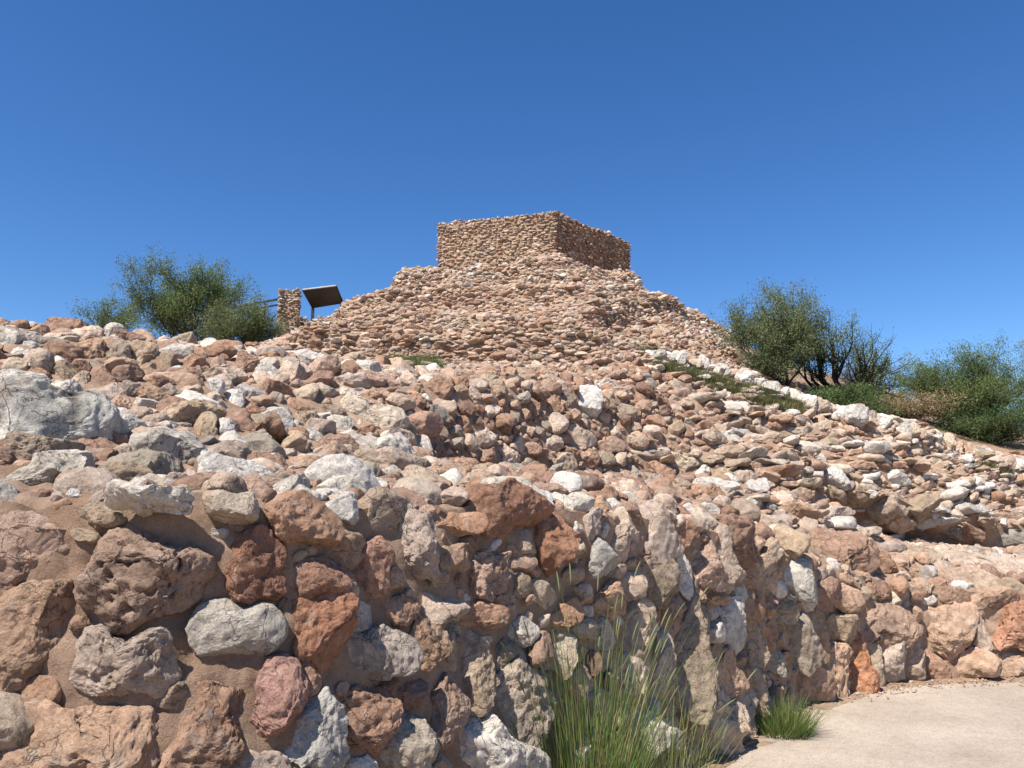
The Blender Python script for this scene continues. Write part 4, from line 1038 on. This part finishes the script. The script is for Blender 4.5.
def grow(base, dirn, length, rad, depth, spread, segs, out, tips, up=.12, kids=(2, 4)):
    """recursive limb: appends (points, radii); collects twig points"""
    n = 6; p = np.array(base, float); d = dirn / np.linalg.norm(dirn); pts = [p.copy()]
    for i in range(n):
        d = d + rng.normal(0, .13, 3) + np.array([0, 0, up]); d /= np.linalg.norm(d); p = p + d * length / n; pts.append(p.copy())
    rr = np.linspace(rad, rad * .5, n + 1); out.append((np.array(pts), rr, depth))
    if depth <= 1: tips.append(np.array(pts))
    if depth == 0: return
    for k in range(rng.integers(*kids)):
        i = rng.integers(1, n + 1); q = pts[i]
        dd = d * .8 + rand_unit(1)[0] * spread; dd[2] += .05
        grow(q, dd, length * rng.uniform(.55, .82), rr[i] * .72, depth - 1, spread, segs, out, tips, up, kids)
    dd = d + rand_unit(1)[0] * spread * .4
    grow(pts[-1], dd, length * rng.uniform(.6, .8), rr[-1] * .9, depth - 1, spread, segs, out, tips, up, kids)

def leaf_cards(cent, dirs, L_, Wd):
    """small pointed leaves as folded quads"""
    n = len(cent); dirs = dirs / (np.linalg.norm(dirs, axis=1, keepdims=True) + 1e-9)
    s = np.cross(dirs, rand_unit(n)); s /= np.linalg.norm(s, axis=1, keepdims=True) + 1e-9
    L_ = L_[:, None]; Wd = Wd[:, None]
    V = np.stack([cent - dirs * L_ / 2, cent + s * Wd / 2, cent + dirs * L_ / 2, cent - s * Wd / 2], 1)
    return V.reshape(-1, 3), np.arange(n * 4).reshape(-1, 4)

def shrub(name, label, group, cat, base_pts, box, depth, leaf_n, leaf_size, cols, bare=0.0, spread=.75, rad=.05, up=.10, stems=3, lean=None, bark=(.055, .042, .032), kids=(3, 5)):
    """base (x,y,z); box=(width, depth, height): limbs are grown and then fitted to that size"""
    base = np.array(base_pts, float); out, tips = [], []
    for k in range(stems):
        a = rng.uniform(0, 2 * math.pi) if stems > 1 else 0; tl = rng.uniform(.3, 1.0) if stems > 1 else .1
        grow(np.zeros(3) + [math.cos(a) * .05, math.sin(a) * .05, 0], np.array([math.cos(a) * tl + (lean or 0), math.sin(a) * tl, 1.0]), 1.0, rad * rng.uniform(.7, 1.1), depth, spread, 6, out, tips, up, kids)
    allp = np.concatenate([o[0] for o in out]); lo, hi = np.percentile(allp, 1.5, axis=0), np.percentile(allp, 99.6, axis=0)
    sc = np.array([box[0] / (hi[0] - lo[0]), box[1] / (hi[1] - lo[1]), box[2] / hi[2]])
    mid = np.array([(hi[0] + lo[0]) / 2, (hi[1] + lo[1]) / 2, 0])
    def fit(p):
        q = p.copy(); w = np.clip(q[:, 2:3] / (hi[2] * .35), 0, 1); q = (q - mid * w) * sc; return q + base
    root = empty(name, base); tag(root, label, cat, group)
    Vt, Ft, o_ = [], [], 0
    for pts, rr, dp in out:
        v, f = tube(fit(pts), rr * max(.5, sc.min()) * 1.0, 6 if dp > 1 else 4); Vt.append(v); Ft.append(f + o_); o_ += len(v)
    Vt = np.concatenate(Vt); tb = np.ones((len(Vt), 4)); tb[:, :3] = bark
    mesh_obj('trunk', Vt, np.concatenate(Ft), M_BARK, root, tint=tb)
    if leaf_n:
        T_ = [fit(t_) for t_ in tips]
        T_ = [t_ for t_ in T_ if rng.random() > bare]
        per = max(3, leaf_n // len(T_)); C_, D_, tone = [], [], []
        for t_ in T_:
            n = rng.poisson(per * rng.uniform(.4, 1.6)) + 1; f = rng.uniform(.0, 1.06, n) * (len(t_) - 1); f = np.clip(f, 0, len(t_) - 1.001); i = f.astype(int)
            p = t_[i] * (1 - (f - i))[:, None] + t_[i + 1] * (f - i)[:, None]
            tg = t_[i + 1] - t_[i]; tg /= np.linalg.norm(tg, axis=1, keepdims=True)
            C_.append(p + rng.normal(0, leaf_size * 1.15, (n, 3))); D_.append(tg + rand_unit(n) * 1.0); tone.append(np.full(n, rng.uniform(0, 1)))
        C_ = np.concatenate(C_); D_ = np.concatenate(D_); tone = np.concatenate(tone)
        V, Fq = leaf_cards(C_, D_, rng.uniform(.6, 1.3, len(C_)) * leaf_size, rng.uniform(.25, .4, len(C_)) * leaf_size)
        c0, c1 = np.array(cols[0]), np.array(cols[1]); m_ = np.clip(tone * .7 + rng.uniform(0, .3, len(C_)), 0, 1)[:, None]
        col = c0 * (1 - m_) + c1 * m_; tt_ = np.ones((len(C_), 4)); tt_[:, :3] = col
        mesh_obj('crown', V, Fq, M_LEAF, root, tint=np.repeat(tt_, 4, 0), smooth=False)
    return root

def base_at(x, y, d):
    p = P(x, y, d); p[2] = ground_at(p[0], p[1]) - .05; return p
def size_px(w, d): return w * d / F
GREEN = ((.075, .112, .036), (.190, .245, .084)); OLIVE = ((.082, .108, .042), (.195, .228, .102)); FRESH = ((.055, .090, .030), (.125, .180, .060))
def shrub_px(name, label, cat, x0, x1, ytop, d, xb=None, **kw):
    xb = xb or (x0 + x1) / 2
    b = base_at(xb, 350, d); ztop = P((x0 + x1) / 2, ytop, d)[2]; w = size_px(x1 - x0, d)
    kw.setdefault('leaf_size', .055)
    return shrub(name, label, kw.pop('group', None), cat, b, (w, w * kw.pop('dk', .9), ztop - b[2]), cols=kw.pop('cols', GREEN), **kw)
# left skyline
shrub_px('mesquite_tree', 'bushy green mesquite on the left skyline, largest of the left trees', 'tree', 138, 250, 262, 19, xb=197, depth=4, leaf_n=42000, stems=4, group='trees on the left skyline', leaf_size=.06)
shrub_px('mesquite_tree', 'small sparse green mesquite left of the larger skyline one', 'tree', 84, 146, 294, 19.5, depth=3, leaf_n=6500, stems=3, group='trees on the left skyline', leaf_size=.06)
shrub_px('green_bush', 'dense rounded green bush in front of the stone pillar', 'bush', 205, 278, 306, 18, depth=3, leaf_n=22000, stems=6, cols=OLIVE, leaf_size=.055, spread=.9)
# right slope
shrub_px('mesquite_tree', 'tall leafy mesquite leaning over the white edging stones on the right slope', 'tree', 712, 822, 290, 17.5, xb=782, depth=4, leaf_n=52000, stems=6, spread=.95, group='trees on the right slope', leaf_size=.055, cols=OLIVE)
shrub_px('mesquite_tree', 'half bare dark branched mesquite with thin leaves between the leafy trees', 'tree', 800, 905, 320, 18, xb=852, depth=4, leaf_n=8000, stems=4, group='trees on the right slope', bare=.5, rad=.13, leaf_size=.055, bark=(.03, .024, .02), kids=(2, 4))
shrub_px('green_bush', 'low dense dark green bush under the half bare tree', 'bush', 795, 893, 388, 17, depth=3, leaf_n=24000, stems=7, cols=FRESH, leaf_size=.05, spread=1.0, up=.02)
shrub_px('mesquite_tree', 'broad leafy mesquite at the right edge beyond the upper path', 'tree', 905, 1035, 350, 21, xb=968, depth=4, leaf_n=62000, stems=6, spread=.9, group='trees on the right slope', leaf_size=.06, dk=.8)
shrub_px('green_bush', 'low green bush filling in beneath the right edge mesquite', 'bush', 925, 1045, 398, 20.5, depth=3, leaf_n=26000, stems=8, cols=FRESH, leaf_size=.06, spread=1.0, up=.03)
shrub_px('dry_bush', 'golden brown dry brush between the bare tree and the right mesquite', 'bush', 858, 944, 393, 20, depth=3, leaf_n=9000, stems=10, cols=((.26, .19, .10), (.42, .32, .18)), leaf_size=.06, spread=.8)
shrub_px('dry_bush', 'grey leafless brush behind the half bare mesquite', 'bush', 832, 905, 360, 23, depth=3, leaf_n=5000, stems=7, cols=((.12, .09, .065), (.2, .15, .11)), leaf_size=.06, spread=.8)
shrub_px('mesquite_tree', 'green mesquite outside the right edge of the view', 'tree', 1040, 1200, 345, 20, depth=4, leaf_n=30000, stems=5, group='trees on the right slope', leaf_size=.06)

# far wall fragment on the right skyline
def far_wall():
    a, b = P(868, 402, 24), P(902, 404, 25); zt = P(884, 389, 24.5)[2]
    a[2] = min(ground_at(a[0], a[1]), a[2]) - .1; b[2] = a[2]
    at, bt = a.copy(), b.copy(); at[2] = zt; bt[2] = zt - .1
    root = empty('rubble_wall', (a + b) / 2); tag(root, 'short distant piece of pale rubble wall seen behind the bare mesquite', 'ruined wall')
    mid = (a + b) / 2; th = np.array([0, .4, 0])
    V = np.array([a + [0, .03, 0], b + [0, .03, 0], b + th, a + th, at + [0, .03, -.03], bt + [0, .03, -.03], bt + th, at + th])
    mesh_obj('mortar', V, BOXF, M_MORTAR, root, smooth=False)
    coursed(root, 'masonry', [(a, b, bt, at), (at, bt, bt + th, at + th)], (.08, .18, .05, .09), 'rPPTCrP')
far_wall()

# ---- grasses
def blades(base, n, rad, hmin, hmax, lean, wd, colA, colB, curve=.5, seeds=0):
    t = np.linspace(0, 1, 7); V, Fq, Ts, o_ = [], [], [], 0; SV, SF, so_ = [], [], 0
    for i in range(n):
        a = rng.uniform(0, 2 * math.pi); r_ = rad * math.sqrt(rng.random()); b = np.array([base[0] + r_ * math.cos(a), base[1] + r_ * math.sin(a) * .8, base[2]])
        h = rng.uniform(hmin, hmax) * (1 - .35 * (r_ / rad) ** 2); a2 = a + rng.normal(0, .7); ln = lean * (.25 + .9 * r_ / rad) * rng.uniform(.4, 1.4)
        dr = np.array([math.cos(a2), math.sin(a2), 0]); cu = curve * rng.uniform(.3, 1.6)
        pts = b + np.outer(t * ln * h + cu * ln * h * t ** 2.4, dr) + np.outer(h * (t - .18 * cu * ln * t ** 3), [0, 0, 1])
        sd = np.cross(dr, [0, 0, 1]) * math.cos(i) + dr * math.sin(i); w = wd * rng.uniform(.6, 1.2) * (1 - t ** 2.2 * .96)
        v = np.stack([pts - sd * w[:, None] / 2, pts + sd * w[:, None] / 2], 1).reshape(-1, 3)
        k = np.arange(6) * 2; V.append(v); Fq.append(np.stack([k, k + 1, k + 3, k + 2], -1) + o_); o_ += len(v)
        m_ = rng.random(); c = np.array(colA) * (1 - m_) + np.array(colB) * m_
        if rng.random() < .10: c = np.array([.30, .23, .11])
        tt_ = np.ones((len(v), 4)); tt_[:, :3] = c; Ts.append(tt_)
        if i < seeds:
            tv = pts[-1] - pts[-2]; tv /= np.linalg.norm(tv); sp = np.array([pts[-1] - tv * .02 + tv * s_ for s_ in np.linspace(0, .10, 8)])
            sp[:, :] += np.outer(np.linspace(0, 1, 8) ** 2 * .012, dr)
            v2, f2 = tube(sp, np.array([.001, .0032, .004, .0042, .0042, .004, .003, .0008]) * rng.uniform(.8, 1.2), 5)
            SV.append(v2); SF.append(f2 + so_); so_ += len(v2)
    return (np.concatenate(V), np.concatenate(Fq), np.concatenate(Ts)), (SV, SF)
def grass_clump(name, label, base, n, rad, hmin, hmax, lean, wd, seeds=0, colA=(.060, .105, .022), colB=(.135, .19, .05), cat='grass clump'):
    root = empty(name, base); tag(root, label, cat)
    (V, Fq, T_), (SV, SF) = blades(base, n, rad, hmin, hmax, lean, wd, colA, colB, seeds=seeds)
    if SV:
        V2 = np.concatenate(SV); t2 = np.ones((len(V2), 4)); t2[:, :3] = (.19, .20, .09)
        Fq = np.concatenate([Fq, np.concatenate(SF) + len(V)]); V = np.concatenate([V, V2]); T_ = np.concatenate([T_, t2])
    mesh_obj('leaves', V, Fq, M_GRASS, root, tint=T_)
def gp(x, d): p = P(x, 700, d); p[2] = .0; return p
grass_clump('tall_grass', 'tall green grass clump with narrow seed heads against the front wall', gp(584, 3.75), 760, .20, .50, 1.30, .28, .0045, seeds=120, colA=(.075, .125, .028), colB=(.18, .24, .065))
grass_clump('tall_grass', 'thinner yellow green grass tuft spreading right of the tall grass clump', gp(664, 4.25), 380, .22, .25, .80, .50, .0045, seeds=30, colA=(.10, .13, .035), colB=(.21, .23, .08))
grass_clump('short_grass', 'short bright green grass tuft between the wall foot and the path edge', gp(782, 5.5), 900, .18, .12, .34, .55, .0045, colA=(.07, .12, .025), colB=(.15, .21, .05))

def turf(name, label, area, n, hh, colA, colB):
    """area: list of pixel polygons; small tufts rooted on the slope"""
    V, Fq, T_, o_ = [], [], [], 0
    k = 0
    while k < n:
        x0, x1, yf, yh = area; x = rng.uniform(x0, x1); y = yf(x) + rng.uniform(-1, 1) * yh(x)
        h = hit(x, y)
        if h is None: k += 1; continue
        if noise(np.array([h[0] * 2.2]))[0] < -.22: k += 1; continue
        (v, f, t_), _ = blades(h[0] + [0, 0, .0], 9, .06, hh * .4, hh, .5, .010, colA, colB)
        V.append(v); Fq.append(f + o_); T_.append(t_); o_ += len(v); k += 1
    o = mesh_obj(name, np.concatenate(V), np.concatenate(Fq), M_GRASS, tint=np.concatenate(T_))
    tag(o, label, 'grass', kind='stuff')
turf('grass', 'green grass patch at the foot of the coursed wall', (386, 440, lambda x: 366, lambda x: 3.6), 700, .22, (.06, .10, .02), (.15, .19, .05))
turf('grass', 'olive grass strip below the white edging stones', (655, 800, lambda x: np.interp(x, [655, 700, 740, 800], [366, 380, 394, 410]), lambda x: np.interp(x, [655, 700, 760, 800], [3, 7, 9, 3])), 2400, .19, (.075, .09, .03), (.17, .17, .07))
turf('grass', 'thin grass fringe beside the upper path', (975, 1040, lambda x: np.interp(x, [975, 1040], [468, 476]), lambda x: 5), 500, .12, (.08, .09, .03), (.18, .18, .08))
turf('grass', 'small weeds on the rubble below the tower', (630, 662, lambda x: 352, lambda x: 4), 60, .2, (.06, .10, .02), (.12, .17, .05))
print('objects', len(bpy.data.objects), 'verts', sum(len(m.vertices) for m in bpy.data.meshes))
